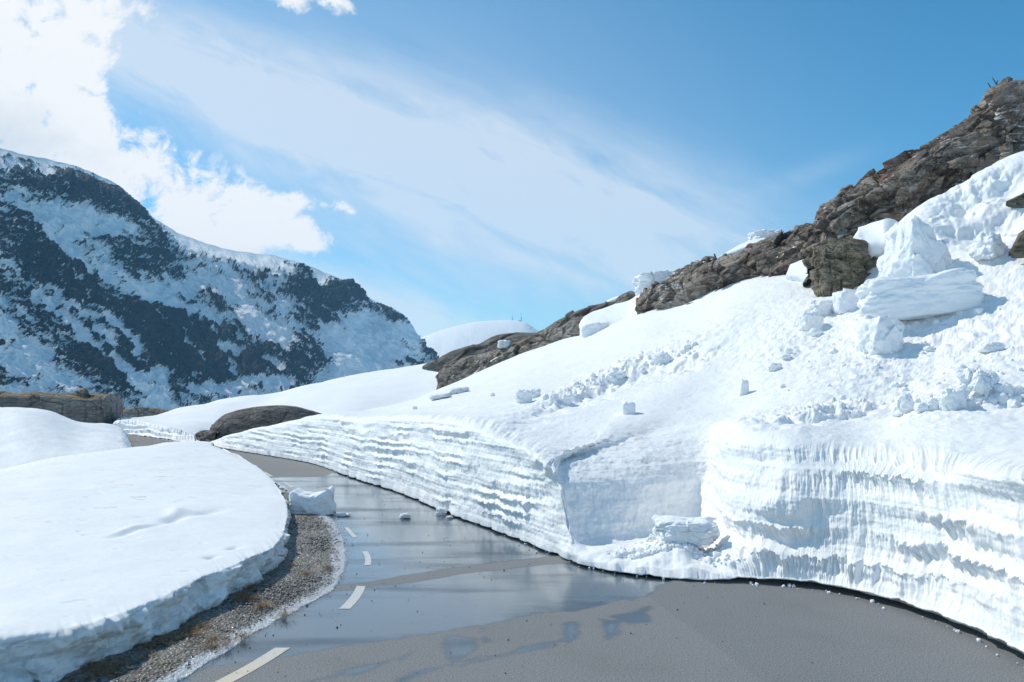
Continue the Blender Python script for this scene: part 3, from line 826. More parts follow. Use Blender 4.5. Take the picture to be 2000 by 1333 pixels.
# ------------------------------------------------------------------ snow field in the middle distance
MF = [
 [(221, 845, 0), (222, 832, 50), (224, 829, 53), (226, 829, 58)],
 [(229, 846, 0), (229, 827, 50), (231, 822, 54), (236, 820, 60)],
 [(255, 849, 0), (260, 825, 49.5), (270, 820, 57), (285, 819, 66)],
 [(300, 855, 0), (305, 834, 46.6), (315, 824, 56), (330, 808, 72)],
 [(345, 861, 0), (350, 841, 44), (365, 822, 56), (395, 790, 85)],
 [(380, 865.5, 0), (377, 849, 43), (400, 825, 56), (470, 776, 95)],
 [(397, 868, 0), (394, 864, 42.5), (440, 835, 55), (545, 768, 105)],
 [(425, 874, 0), (450, 868, 44), (520, 830, 55), (620, 748, 115)],
 [(560, 870, 0), (600, 850, 50), (650, 805, 62), (720, 729, 120)],
 [(700, 870, 0), (740, 830, 55), (790, 775, 75), (840, 709, 120)],
 [(850, 870, 0), (880, 800, 60), (900, 760, 80), (920, 688, 120)],
 [(1100, 870, 0), (1100, 800, 60), (1100, 760, 80), (1100, 670, 120)],
]
A = []
for r in MF:
    b0 = np.array(pz(r[0][0], r[0][1], .03)); l, m1, cr = [np.array(pY(*q)) for q in r[1:]]
    li = l * .8 + m1 * .2; li[2] = l[2] * .85 + m1[2] * .15 + .04
    fc = b0 * .55 + l * .45; 
    bk = cr * 1.15; bk[2] = cr[2] - 1.5; bk_ = cr * 1.5; bk_[2] = -2
    A.append([b0, fc, l, li, m1, m1 * .5 + cr * .5 + (0, 0, .25), cr, bk, bk_])
A = np.array(A)
v3 = np.concatenate([np.linspace(0, 2, 46, endpoint=False), np.linspace(2, 6, 130, endpoint=False), np.linspace(6, 8, 14)])
Af = np.swapaxes(crom(np.swapaxes(crom(A, 900), 0, 1), v3), 0, 1)
Na = normals(Af)
if Na[400, 100, 2] < 0: Na = -Na
wm = (1 - smooth01(v3, 1.8, 2.6))[None, :]
aal = np.concatenate([[0], np.cumsum(np.linalg.norm(np.diff(Af[:, 0], axis=0), axis=1))])[:, None] * np.ones((1, len(v3)))
fl3 = fbm(np.stack([aal * 2.2, Af[..., 2] * 1.5, aal * 0], -1), 1, 3, .6, seed=120)
phz = Af[..., 2] / .3 + .7 * fbm(np.stack([aal * .4, Af[..., 2], aal * 0], -1), 1, 2, seed=121) + .2 * fl3
Af = Af + Na * (wm * (.13 * (np.abs((phz % 1) - .5) * 2 - .5) + .12 * fl3) + (1 - wm) * (.25 * fbm(Af, .09, 3, seed=122) + .01 * fbm(Af, 1.5, 3, seed=123)))[..., None]
structure(grid('snow_field', Af, M['snow']))
F3x, F3y = proj(Af)

# ------------------------------------------------------------------ rocks
def rock(name, mat, top, bot, Yp, D, label, nu=500, nv=160, relief=.5, scale=.7, seed=1, strata=0.0, back=1.0, squash=.55, hero=None, lump=.12):
    """top / bot: outline knots (px,py) at equal px; Yp: (px,Y) knots; D: half depth"""
    top = np.array(top, float); bot = np.array(bot, float)
    x0, x1 = min(top[0, 0], bot[0, 0]), max(top[-1, 0], bot[-1, 0])
    pxu = np.linspace(x0, x1, nu)
    ty = crom(top[:, 1:2], np.clip(pxu, top[0, 0], top[-1, 0]), top[:, 0])[:, 0]
    by_ = crom(bot[:, 1:2], np.clip(pxu, bot[0, 0], bot[-1, 0]), bot[:, 0])[:, 0]
    Yc = np.interp(pxu, [q[0] for q in Yp], [q[1] for q in Yp])
    th = np.linspace(-.25, math.pi * back, nv)
    st, ct = np.sin(th), np.cos(th)
    hs = np.sign(st) * np.abs(st) ** squash
    zt = H - (ty - HY) / F * (Yc + 0); zb = H - (by_ - HY) / F * (Yc - D)
    hh = np.maximum(zt - zb, .02)
    Dl = D * np.clip(hh / (np.percentile(hh, 70) + 1e-6), .25, 1.25)
    Yg = Yc[:, None] - Dl[:, None] * ct[None]
    Zg = zb[:, None] + hh[:, None] * hs[None]
    # keep the outline where the ray grazes the crest
    X = (pxu[:, None] - CX) / F * (Yc[:, None] * .5 + Yg * .5)
    P = np.stack([X, Yg, Zg], -1)
    Nn = normals(P)
    if (Nn[nu // 2, nv // 2, 2]) < 0: Nn = -Nn
    c, s = math.cos(strata), math.sin(strata)
    Q = np.stack([(P[..., 0] * c + P[..., 2] * s) * .62, P[..., 1] * .8, (-P[..., 0] * s + P[..., 2] * c) * 1.7], -1)
    wv = np.stack([fbm(Q, .5 * scale, 3, seed=seed), fbm(Q, .5 * scale, 3, seed=seed + 9), fbm(Q, .5 * scale, 3, seed=seed + 5)], -1) * .12
    f1, c1_, r1 = facets(Q + wv, scale, seed)
    f2, c2_, r2 = facets(Q + wv, scale * 2.7, seed + 20)
    f3, c3_, r3 = facets(Q + wv * .5, scale * 6.5, seed + 40, .6)
    sq = Q[..., 2] * .75 * scale / .55 + .5 * fbm(Q, .6, 3, seed=seed + 71)
    sf = sq - np.floor(sq); stp = np.where(sf < .85, sf / .85, (1 - sf) / .15) - .5
    lowT = smooth01(hh, .0, .6)[:, None]
    d = relief * (f1 * .55 + (c1_ - 1) * .07 + f2 * .26 + (c2_ - 1) * .03 + f3 * .07 + .24 * stp) + lump * fbm(Q, .4, 3, seed=seed + 60)
    damp = 1 - .86 * np.exp(-((th[None, :] - math.pi / 2) / .22) ** 2)         # keep the skyline where it is
    P = P + Nn * (d * damp * lowT)[..., None]
    crack = np.clip(.25 + .75 * c1_, 0, 1) * np.clip(.5 + .5 * c2_, 0, 1)
    org = np.array([P[nu // 2, nv // 3, 0], P[nu // 2, nv // 3, 1], P[..., 2].min()])
    o = grid(name, P, mat, attrs={'crack': crack}, origin=org)
    tag(o, label, 'rock')
    return o, P

def cap_snow(): pass

# the dark jagged ridge above the hillside (upper right)
RT = [(1250, 612), (1258, 590), (1270, 570), (1300, 545), (1340, 521), (1400, 510), (1440, 494), (1480, 480), (1530, 462), (1570, 442), (1590, 430), (1597, 410), (1620, 392), (1660, 373), (1700, 356),
      (1740, 332), (1780, 308), (1830, 278), (1870, 250), (1895, 230), (1908, 215), (1914, 200), (1935, 185), (1965, 190), (2000, 178), (2060, 154), (2140, 118), (2300, 52)]
RB = [(1250, 632), (1290, 632), (1340, 618), (1400, 590), (1450, 572), (1500, 566), (1560, 548), (1620, 530), (1670, 480), (1700, 462), (1760, 420), (1850, 350), (1930, 308), (2000, 278), (2100, 230), (2300, 150)]
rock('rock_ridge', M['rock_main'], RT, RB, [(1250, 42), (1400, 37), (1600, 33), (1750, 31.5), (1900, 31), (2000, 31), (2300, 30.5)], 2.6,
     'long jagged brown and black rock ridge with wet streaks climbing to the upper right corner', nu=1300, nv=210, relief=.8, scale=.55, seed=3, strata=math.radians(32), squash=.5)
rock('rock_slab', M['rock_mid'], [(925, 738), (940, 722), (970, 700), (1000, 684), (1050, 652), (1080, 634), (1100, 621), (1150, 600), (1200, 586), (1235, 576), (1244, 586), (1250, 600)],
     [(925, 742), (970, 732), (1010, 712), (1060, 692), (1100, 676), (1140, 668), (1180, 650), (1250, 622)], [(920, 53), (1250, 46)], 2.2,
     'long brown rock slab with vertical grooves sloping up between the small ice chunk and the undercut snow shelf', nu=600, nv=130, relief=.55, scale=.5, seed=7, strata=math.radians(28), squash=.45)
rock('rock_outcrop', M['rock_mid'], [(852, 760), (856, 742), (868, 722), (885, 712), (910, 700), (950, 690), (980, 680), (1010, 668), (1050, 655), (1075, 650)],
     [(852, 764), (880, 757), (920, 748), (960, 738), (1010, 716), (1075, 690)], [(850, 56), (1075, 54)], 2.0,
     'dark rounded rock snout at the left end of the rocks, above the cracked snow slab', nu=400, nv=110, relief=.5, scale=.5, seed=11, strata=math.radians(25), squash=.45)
rock('rock_hump', M['rock_dark'], [(826, 716), (850, 704), (880, 689), (910, 678), (940, 672), (960, 660), (990, 652), (1020, 650), (1050, 650), (1080, 645)],
     [(826, 718), (900, 716), (960, 715), (1080, 715)], [(826, 72), (1080, 68)], 3.0,
     'smooth olive grey rock hump on the skyline below the distant masts', nu=300, nv=90, relief=.35, scale=.35, seed=14, strata=math.radians(15), squash=.55)
rock('rock_whaleback', M['rock_dark'], [(408, 868), (411, 850), (417, 832), (430, 816), (455, 804), (490, 796), (530, 792), (570, 793), (600, 800), (625, 808), (640, 813), (665, 822)],
     [(408, 872), (450, 872), (520, 872), (600, 868), (665, 850)], [(408, 43), (520, 44), (665, 47)], 1.7,
     'smooth grey brown rock dome rising behind the snow wall beside the road', nu=420, nv=130, relief=.16, scale=.5, seed=17, strata=.1, squash=.62, lump=.1)
rock('rock_rubble', M['rock_dark'], [(382, 848), (392, 842), (402, 840), (412, 842), (424, 848)], [(382, 852), (395, 862), (410, 874), (424, 876)], [(382, 42.5), (424, 41)], .7,
     'small dark broken rocks at the foot of the rock dome by the road', nu=140, nv=70, relief=.35, scale=1.6, seed=19, squash=.6)
rock('rock_outcrop', M['rock_grass'], [(-500, 750), (-300, 756), (-100, 762), (0, 766), (40, 767), (100, 768), (150, 770), (190, 772), (215, 774), (224, 778), (227, 800), (228, 835)],
     [(-500, 840), (0, 835), (150, 840), (228, 845)], [(-500, 48), (0, 54), (228, 58)], 2.4,
     'flat topped grey rock with ochre grass on top, behind the snow on the left edge', nu=520, nv=140, relief=.22, scale=.6, seed=23, squash=.13, lump=.03)
rock('rock_outcrop', M['rock_grass'], [(225, 815), (235, 806), (250, 799), (275, 797), (300, 799), (325, 803), (350, 810)],
     [(225, 830), (290, 830), (350, 826)], [(225, 68), (350, 74)], 1.6,
     'low rock with yellow grass between the snow pole and the snow field', nu=200, nv=80, relief=.3, scale=.6, seed=27, squash=.4, lump=.05)
rock('boulder', M['rock_boulder'], [(148, 772), (150, 765), (156, 760), (163, 758), (170, 761), (173, 768), (174, 772)], [(148, 774), (174, 774)], [(148, 56), (174, 56)], .5,
     'small round brown boulder on top of the grassy rock at the left', nu=70, nv=50, relief=.05, scale=1.5, seed=29, squash=.6, lump=.05)
rock('boulder', M['rock_boulder'], [(1584, 520), (1586, 495), (1592, 484), (1610, 477), (1640, 473), (1665, 474), (1680, 482), (1684, 492), (1700, 494), (1715, 500), (1722, 520), (1726, 540)],
     [(1584, 530), (1592, 548), (1610, 560), (1650, 562), (1690, 552), (1726, 532)], [(1584, 28.6), (1726, 28.2)], 1.5,
     'big mossy brown boulder below the rock ridge, left of the biggest snow chunk', nu=340, nv=130, relief=.45, scale=.75, seed=33, strata=math.radians(-20), squash=.5)
rock('rock_outcrop', M['rock_boulder'], [(1966, 393), (1985, 384), (2000, 378), (2545, 368)], [(1966, 396), (2000, 394), (2545, 392)], [(1966, 25.4), (2545, 25)], .4,
     'small brown rock poking out of the snow at the right edge, below the ridge', nu=100, nv=40, relief=.15, scale=1.5, seed=35)
rock('rock_outcrop', M['rock_boulder'], [(1972, 492), (1985, 470), (2000, 452), (2545, 430)], [(1972, 496), (2000, 484), (2545, 476)], [(1972, 22.5), (2545, 22)], .4,
     'dark rock edge at the right edge of the picture, beside the wedge shaped chunk', nu=100, nv=40, relief=.15, scale=1.5, seed=37)

# ------------------------------------------------------------------ snow sheets lying on the rocks
def sheet(name, knots, thick, label, seed=0, n=90, mat=None):
    """knots: 3 or more rows of (px,py,Y); a thick blanket of snow with rounded ends"""
    K = np.array([[pY(*q) for q in r] for r in knots])
    P = np.swapaxes(crom(np.swapaxes(crom(K, n), 0, 1), n), 0, 1)
    Nn = normals(P)
    if Nn[n // 2, n // 2, 2] < 0: Nn = -Nn
    a = np.linspace(0, 1, n)
    e = np.minimum(np.minimum(a, 1 - a)[:, None], np.minimum(a, 1 - a)[None, :])
    rim = np.sqrt(np.clip(1 - (1 - np.clip(e / .12, 0, 1)) ** 2, 0, 1))
    T = P + Nn * (thick * rim + .05 * thick * fbm(P, 1.5, 4, seed=seed) * rim)[..., None]
    T += (fbm(P, 1.2, 4, seed=seed + 3) * .12 * (1 - rim))[..., None] * np.array([1, .2, .3])
    Bt_ = P - Nn * .25
    nn = n
    idx = np.arange(nn * nn).reshape(nn, nn)
    q1 = np.stack([idx[:-1, :-1], idx[1:, :-1], idx[1:, 1:], idx[:-1, 1:]], -1).reshape(-1, 4)
    q2 = q1[:, ::-1] + nn * nn
    ring = np.concatenate([idx[0, :-1], idx[:-1, -1], idx[-1, :0:-1], idx[:0:-1, 0]])
    r2 = np.roll(ring, -1)
    q3 = np.stack([ring, r2, r2 + nn * nn, ring + nn * nn], -1)
    fi_ = np.concatenate([q1, q2, q3])
    org = P[nn // 2, nn // 2]
    o = mesh_obj(name, np.concatenate([T.reshape(-1, 3), Bt_.reshape(-1, 3)]), fi_.ravel(), np.full(len(fi_), 4), mat or M['snow_block'], origin=org)
    tag(o, label, 'snow patch')
    return o
# undercut shelf between the slab and the ridge
sheet('snow_shelf', [[(1132, 672, 43), (1134, 632, 44.4), (1150, 622, 46)], [(1180, 664, 42.5), (1170, 632, 43.5), (1195, 605, 45.5)], [(1225, 640, 42), (1230, 612, 43), (1245, 580, 46)],
                     [(1262, 634, 41), (1262, 596, 42), (1268, 566, 45)], [(1270, 632, 40.5), (1280, 580, 42.5), (1310, 540, 44)]], .35, 'thick undercut snow shelf on the rocks, left of the jagged ridge', 1, n=130)
sheet('snow_strip', [[(1400, 508, 38), (1440, 486, 38.8)], [(1440, 494, 37.5), (1475, 472, 38.5)], [(1490, 477, 37), (1510, 468, 38)], [(1530, 462, 36), (1540, 458, 37)]], .16,
      'thin snow strip along the crest of the rock ridge', 2, n=70)
sheet('snow_patch', [[(880, 760, 54.5), (890, 735, 55)], [(905, 752, 53.8), (910, 728, 54.5)], [(925, 748, 53.0), (920, 735, 53.7)], [(940, 742, 52), (938, 735, 53)]], .25, 'snow patch in the hollow of the dark rock snout', 4, n=60)
sheet('snow_strip', [[(920, 740, 52.6), (925, 733, 53)], [(945, 722, 52.3), (948, 716, 52.8)], [(975, 704, 52), (974, 698, 52.6)]], .12, 'narrow snow strip in the groove between the rock snout and the brown slab', 5, n=50)
sheet('snow_patch', [[(1658, 474, 28.3), (1680, 460, 29.6)], [(1690, 494, 27.6), (1700, 450, 29.2)], [(1722, 492, 27.3), (1722, 440, 28.7)], [(1745, 490, 27), (1745, 430, 28.0)]], .35,
      'snow tongue draped over the top of the mossy boulder', 6, n=80)
sheet('snow_patch', [[(1535, 545, 31.3), (1545, 524, 32)], [(1560, 549, 30.6), (1572, 512, 31.5)], [(1592, 560, 29.6), (1588, 505, 31.0)]], .22, 'small snow patch on the wet rock, left of the mossy boulder', 8, n=60)
sheet('snow_strip', [[(1180, 595, 46.5), (1185, 590, 47.5)], [(1200, 587, 46), (1205, 582, 47)], [(1235, 577, 46), (1238, 573, 47)]], .10, 'thin snow edge along the top of the long brown slab', 9, n=40)

# ------------------------------------------------------------------ broken snow chunks
def lump(name, label, px, py, w_px, h_px, Y=None, base=None, boxy=.5, seed=0, rot=0.0, tilt=0.0, depth=.8, rough=.12, group=None, cat='snow chunk', sink=.12, taperz=0.0, n=None, mat=None, dent=0.0, fct=.22, lean=0.0, pitch=0.0, prof=None):
    """px,py: centre of the foot in the picture; w_px,h_px: size there"""
    if base is None: base = np.array(on_slope(px, py)) if Y is None else np.array(pY(px, py, Y))
    base = np.array(base, float); Yb = base[1]
    wd = w_px / F * Yb; hh = h_px / F * Yb
    n = n or (28 if w_px < 25 else 60 if w_px < 90 else 110)
    th = np.linspace(0, math.pi, n); phi = np.linspace(0, 2 * math.pi, 2 * n, endpoint=False)
    D = np.stack([np.sin(th)[None] * np.cos(phi)[:, None], np.sin(th)[None] * np.sin(phi)[:, None], np.cos(th)[None] * np.ones((2 * n, 1))], -1)
    p_ = 2 + 5 * boxy
    r = (np.abs(D) ** p_).sum(-1) ** (-1 / p_)
    so = np.array([seed * 3.7, seed * 1.3, seed * 2.1])
    f, ck_, rv = facets(D * r[..., None] * .9 + so, 1.25, seed, 1.0)
    r = r * (1 + .6 * fct * f + 1.25 * rough * fbm(D * 1.6 + so, 1, 4, .5, seed=seed) + .25 * rough * fbm(D * 7 + so, 1, 3, .6, seed=seed + 2))
    if dent: r = r * (1 - dent * np.exp(-((D[..., 0] - .1) ** 2 + (D[..., 2] - .9) ** 2) / .12))
    P = D * r[..., None]
    tz = 1 - taperz * (P[..., 2] * .5 + .5)
    P[..., 0] = P[..., 0] * tz + lean * (P[..., 2] + 1) * .5; P[..., 1] *= tz
    c, s = math.cos(tilt), math.sin(tilt)
    asp = hh / wd
    X = P[..., 0] * .5; Z = P[..., 2] * .5 * asp; Yv = P[..., 1] * .5 * depth
    X, Z = X * c - Z * s, X * s + Z * c
    c, s = math.cos(pitch), math.sin(pitch); Yv, Z = Yv * c - Z * s, Yv * s + Z * c
    c, s = math.cos(rot), math.sin(rot); X, Yv = X * c - Yv * s, X * s + Yv * c
    P = np.stack([X, Yv, Z], -1)
    ex = X.max() - X.min(); ez = Z.max() - Z.min()
    P[..., 0] *= 1 / ex; P[..., 2] *= asp * (1 + sink) / ez; P[..., 1] *= 1 / ex
    if prof:
        xn = P[..., 0] - (P[..., 0].max() + P[..., 0].min()) / 2
        zb_ = P[..., 2].min(); P[..., 2] = zb_ + (P[..., 2] - zb_) * np.interp(xn, [a for a, _ in prof], [b_ for _, b_ in prof])
    P *= wd
    P[..., 0] -= (P[..., 0].max() + P[..., 0].min()) / 2
    P[..., 2] -= P[..., 2].min() + sink * hh
    o = grid(name, P + base, mat or M['snow_block'], closed_u=True, origin=base, flip=True)
    tag(o, label, cat, group)
    return o

K = 'snow_chunk'
# on the road
base = np.array(pz(610, 1003, 0))
lump(K, 'big snow block lying on the road edge beside the gravel', 608, 1008, 95, 54, base=base, boxy=1.3, seed=5, depth=.8, rough=.07, sink=.03, rot=.12, fct=.14, taperz=.10,
     prof=[(-.5, .62), (-.42, .86), (-.33, .92), (-.22, .80), (0, .72), (.18, .80), (.36, 1.0), (.5, .92)])
lump(K, 'flat heap of snow crumbs in the middle of the wet road', 791, 1014, 26, 9, base=np.array(pz(791, 1012, 0)), boxy=.1, seed=8, rough=.4)
lump(K, 'small snow lump on the road against the foot of the snow wall', 862, 1008, 22, 16, base=np.array(pz(862, 1006, 0)), boxy=.2, seed=9, rough=.25)
lump(K, 'thin sliver of slush on the road to the right of the big block', 672, 1008, 32, 5, base=np.array(pz(672, 1008, 0)), boxy=.1, seed=13, rough=.4)
lump(K, 'tiny snow crumb beside the small lump at the foot of the wall', 878, 1014, 14, 6, base=np.array(pz(878, 1013, 0)), boxy=.1, seed=14, rough=.4)
# the hollow in the wall: block on a cone of rubble
bb = on_wall(1338, 1062)
lump(K, 'broken snow block on top of the rubble heap in the hollow of the snow wall', 1338, 1062, 128, 52, base=bb, boxy=.6, seed=21, depth=.6, rough=.12, dent=.18, rot=-.1, fct=.25, sink=.1)
rb = np.random.RandomState(31)
Vv = []; Fv = []
def blobmesh(c, s, seed, n=9):
    th = np.linspace(0, math.pi, n); phi = np.linspace(0, 2 * math.pi, 2 * n, endpoint=False)
    D = np.stack([np.sin(th)[None] * np.cos(phi)[:, None], np.sin(th)[None] * np.sin(phi)[:, None], np.cos(th)[None] * np.ones((2 * n, 1))], -1)
    r = 1 + .45 * vnoise(D * 1.7 + seed * 3.1, 2) + .2 * vnoise(D * 4 + seed * 1.1, 3)
    return D * r[..., None] * s + c
def rubble(name, pts, label, cat='snow rubble'):
    Vs = []; Fs = []; off = 0; n = 9
    for i, (c, s) in enumerate(pts):
        v = blobmesh(np.array(c), s, i, n).reshape(-1, 3)
        idx = np.arange(2 * n * n).reshape(2 * n, n); idx = np.vstack([idx, idx[:1]])
        q = np.stack([idx[:-1, :-1], idx[:-1, 1:], idx[1:, 1:], idx[1:, :-1]], -1).reshape(-1, 4)
        Vs.append(v); Fs.append(q + off); off += len(v)
    fi_ = np.concatenate(Fs)
    return stuff(mesh_obj(name, np.concatenate(Vs), fi_.ravel(), np.full(len(fi_), 4), M['snow_block']), label, cat)
pts = []
for i in range(700):
    t = rb.rand() ** .8
    xx = 1318 + rb.randn() * (26 + 52 * t); y2 = 1050 + 74 * t
    Yd = 12.62 - .80 * t + rb.randn() * .04
    if y2 > 1118 - abs(xx - 1310) * .12: continue
    pts.append((on_wall(xx, y2) + rb.randn(3) * (.02, .02, .004), .018 + .06 * rb.rand() ** 3))
rubble('snow_rubble', pts, 'crumbled snow rubble below the block in the hollow of the wall')
# hillside chunks
specs = [
 ('round snow boulder standing alone on the slope below the long slab', 1718, 680, 86, 70, dict(boxy=.45, seed=40, rough=.12, rot=.3, depth=.9)),
 ('tall thin snow stump on the open slope', 1453, 768, 20, 30, dict(boxy=.6, seed=41, taperz=.25, rough=.12, lean=.2)),
 ('lone rounded snowball on the open slope above the snow wall', 1229, 807, 27, 23, dict(boxy=.35, seed=42, rough=.05, fct=.1)),
 ('pointed snow chunk at the left end of the heap above the right wall', 1768, 806, 48, 42, dict(boxy=.3, seed=43, taperz=.5)),
 ('low snow lump at the right foot of the pointed chunk', 1796, 808, 28, 18, dict(boxy=.3, seed=44)),
 ('biggest upright snow block of the heap above the right wall', 1905, 780, 100, 66, dict(boxy=.5, seed=45, taperz=.25, fct=.4, rough=.2, rot=.5, lean=.25)),
 ('broken snow block leaning on the left side of the biggest block of the heap', 1857, 792, 56, 40, dict(boxy=.5, seed=46, fct=.35)),
 ('snow lump on the right side of the biggest block of the heap', 1958, 776, 44, 34, dict(boxy=.4, seed=47)),
 ('low snow lump at the right edge of the picture beside the heap', 1992, 772, 34, 24, dict(boxy=.4, seed=48)),
 ('low snow lump at the left foot of the leaning broken block', 1822, 796, 30, 22, dict(boxy=.4, seed=49)),
 ('square snow block at the left end of the long slab', 1650, 606, 46, 42, dict(boxy=.7, seed=51, rough=.1)),
 ('low squat snow block, second to the left of the long slab', 1600, 612, 54, 28, dict(boxy=.6, seed=52, rot=.3)),
 ('rounded snow chunk below the squat blocks, left of the round snow boulder', 1582, 642, 46, 36, dict(boxy=.3, seed=53)),
 ('small greyish snow lump right of the rounded chunk', 1592, 652, 26, 14, dict(boxy=.2, seed=54)),
 ('big pale snow chunk leaning beside the mossy boulder, tallest on the slope', 1782, 546, 140, 122, dict(boxy=.45, seed=55, taperz=.35, fct=.30, rough=.10, rot=.4, lean=-.15, depth=.9)),
 ('small snow lump stuck to the left foot of the tallest chunk', 1738, 536, 46, 44, dict(boxy=.3, seed=56)),
 ('wedge shaped snow chunk high on the slope near the right edge', 1928, 500, 76, 46, dict(boxy=.45, seed=57, taperz=.3, rot=.6)),
 ('grey snow lump on the slope right of the round snow boulder', 1931, 683, 46, 18, dict(boxy=.3, seed=58)),
 ('small snow lump in the shade below the right end of the long slab', 1911, 608, 18, 12, dict(boxy=.2, seed=59)),
 ('small snow chunk upper of two on the rough slope left of the round boulder', 1537, 692, 16, 12, dict(boxy=.3, seed=60)),
 ('small snow chunk lower of two on the rough slope left of the round boulder', 1510, 722, 28, 14, dict(boxy=.3, seed=61)),
 ('snow lump with a dark shadow above the thin stump', 1532, 702, 22, 8, dict(boxy=.3, seed=62)),
 ('cracked low snow slab below the dark rock snout', 860, 778, 46, 12, dict(boxy=.6, seed=63, tilt=.18, depth=1.2)),
 ('low snow slab piece right of the cracked slab', 897, 768, 42, 12, dict(boxy=.6, seed=64, tilt=.1, depth=1.2)),
 ('tiny snowball on the slope below the brown slab', 963, 773, 9, 7, dict(boxy=.1, seed=65)),
 ('tiny snowball just above the wall top left of the slope', 811, 799, 11, 6, dict(boxy=.1, seed=66)),
 ('leftmost upright lump of the avalanche trail', 1022, 785, 34, 26, dict(boxy=.4, seed=67)),
 ('twin lump right beside the leftmost trail lump', 1044, 776, 26, 18, dict(boxy=.4, seed=68)),
 ('small ball of the avalanche trail between the twin lumps and the angular one', 1083, 780, 20, 14, dict(boxy=.2, seed=69)),
 ('angular lump of the avalanche trail', 1106, 783, 22, 19, dict(boxy=.5, seed=70)),
 ('tiny snowball on the slope above the fluted wall', 1033, 818, 12, 7, dict(boxy=.1, seed=71)),
 ('top lump at the upper end of the avalanche trail', 1340, 680, 15, 11, dict(boxy=.3, seed=72)),
 ('broad lump near the upper end of the avalanche trail', 1290, 706, 40, 20, dict(boxy=.3, seed=73)),
 ('middle lump of the avalanche trail', 1203, 735, 38, 16, dict(boxy=.3, seed=74)),
]
for lb, x, y, ww, hh_, kw in specs:
    kw.setdefault('sink', .3); kw.setdefault('rough', .16)
    lump(K, lb, x, y, ww, hh_, group='broken snow chunks on the slope', **kw)
lump('snow_slab', 'long thick snow slab lying across the slope above the round snow boulder', 1790, 622, 236, 92, Y=float(on_slope(1790, 620)[1]) , boxy=.9, seed=80, rough=.12, fct=.02, depth=.42, tilt=.10, sink=.1, rot=-.12)
lump(K, 'overhanging snow block on the skyline above the undercut shelf', 1278, 572, 84, 42, Y=44.5, boxy=.7, seed=81, fct=.3, tilt=.15, taperz=-.2, depth=.9)
lump(K, 'rounded snow foot under the overhanging skyline block', 1256, 580, 34, 22, Y=44.2, boxy=.3, seed=82)
lump(K, 'snow block on the skyline behind the middle of the rock ridge', 1495, 476, 68, 26, Y=39.5, boxy=.7, seed=83, tilt=.03, depth=.9)
lump(K, 'small white ice chunk caught on the dark rock', 986, 681, 30, 17, Y=53.5, boxy=.4, seed=84)
lump(K, 'ice blue snow block face at the left end of the undercut shelf', 1165, 670, 62, 40, Y=42.5, boxy=.75, seed=85, tilt=.12, depth=.6, rough=.08, fct=.15)
# crumbs of the trail and of the rough ground
pts = []
for i in range(80):
    t = rb.rand()
    xx = 1060 + 300 * t + rb.randn() * 6; y2 = 785 - 108 * t + rb.randn() * 6
    c = on_slope(xx, y2); pts.append((c + (0, 0, .02), (.04 + .13 * rb.rand() ** 4)))
for i in range(130):
    xx = 1480 + 520 * rb.rand(); y2 = 585 + 225 * rb.rand()
    if rb.rand() > .25 + .75 * math.exp(-((xx - 1850) / 180) ** 2 - ((y2 - 730) / 80) ** 2): continue
    c = on_slope(xx, y2); pts.append((c + (0, 0, .01), (.03 + .09 * rb.rand() ** 3)))
for i in range(150):
    xx = 1830 + 170 * rb.rand(); y2 = 795 - 10 * rb.rand() - (xx - 1830) * .10
    c = on_slope(xx, y2); pts.append((c + (0, 0, .02), (.04 + .10 * rb.rand() ** 2)))
for i in range(70):
    k = rb.randint(int(len(uu) * .12), int(len(uu) * .93)); dd = abs(rb.randn()) * .10
    c = S2[k, 1] + fn[k] * (dd - .03) * (1 if (fn[k] @ np.array([-1, -.5, 0])) > 0 else -1); c = np.array([c[0], c[1], .012])
    pts.append((c,   .008 + .022 * rb.rand() ** 3))
rubble('snow_crumbs', pts, 'small crumbs of snow scattered over the slope and along the foot of the wall')

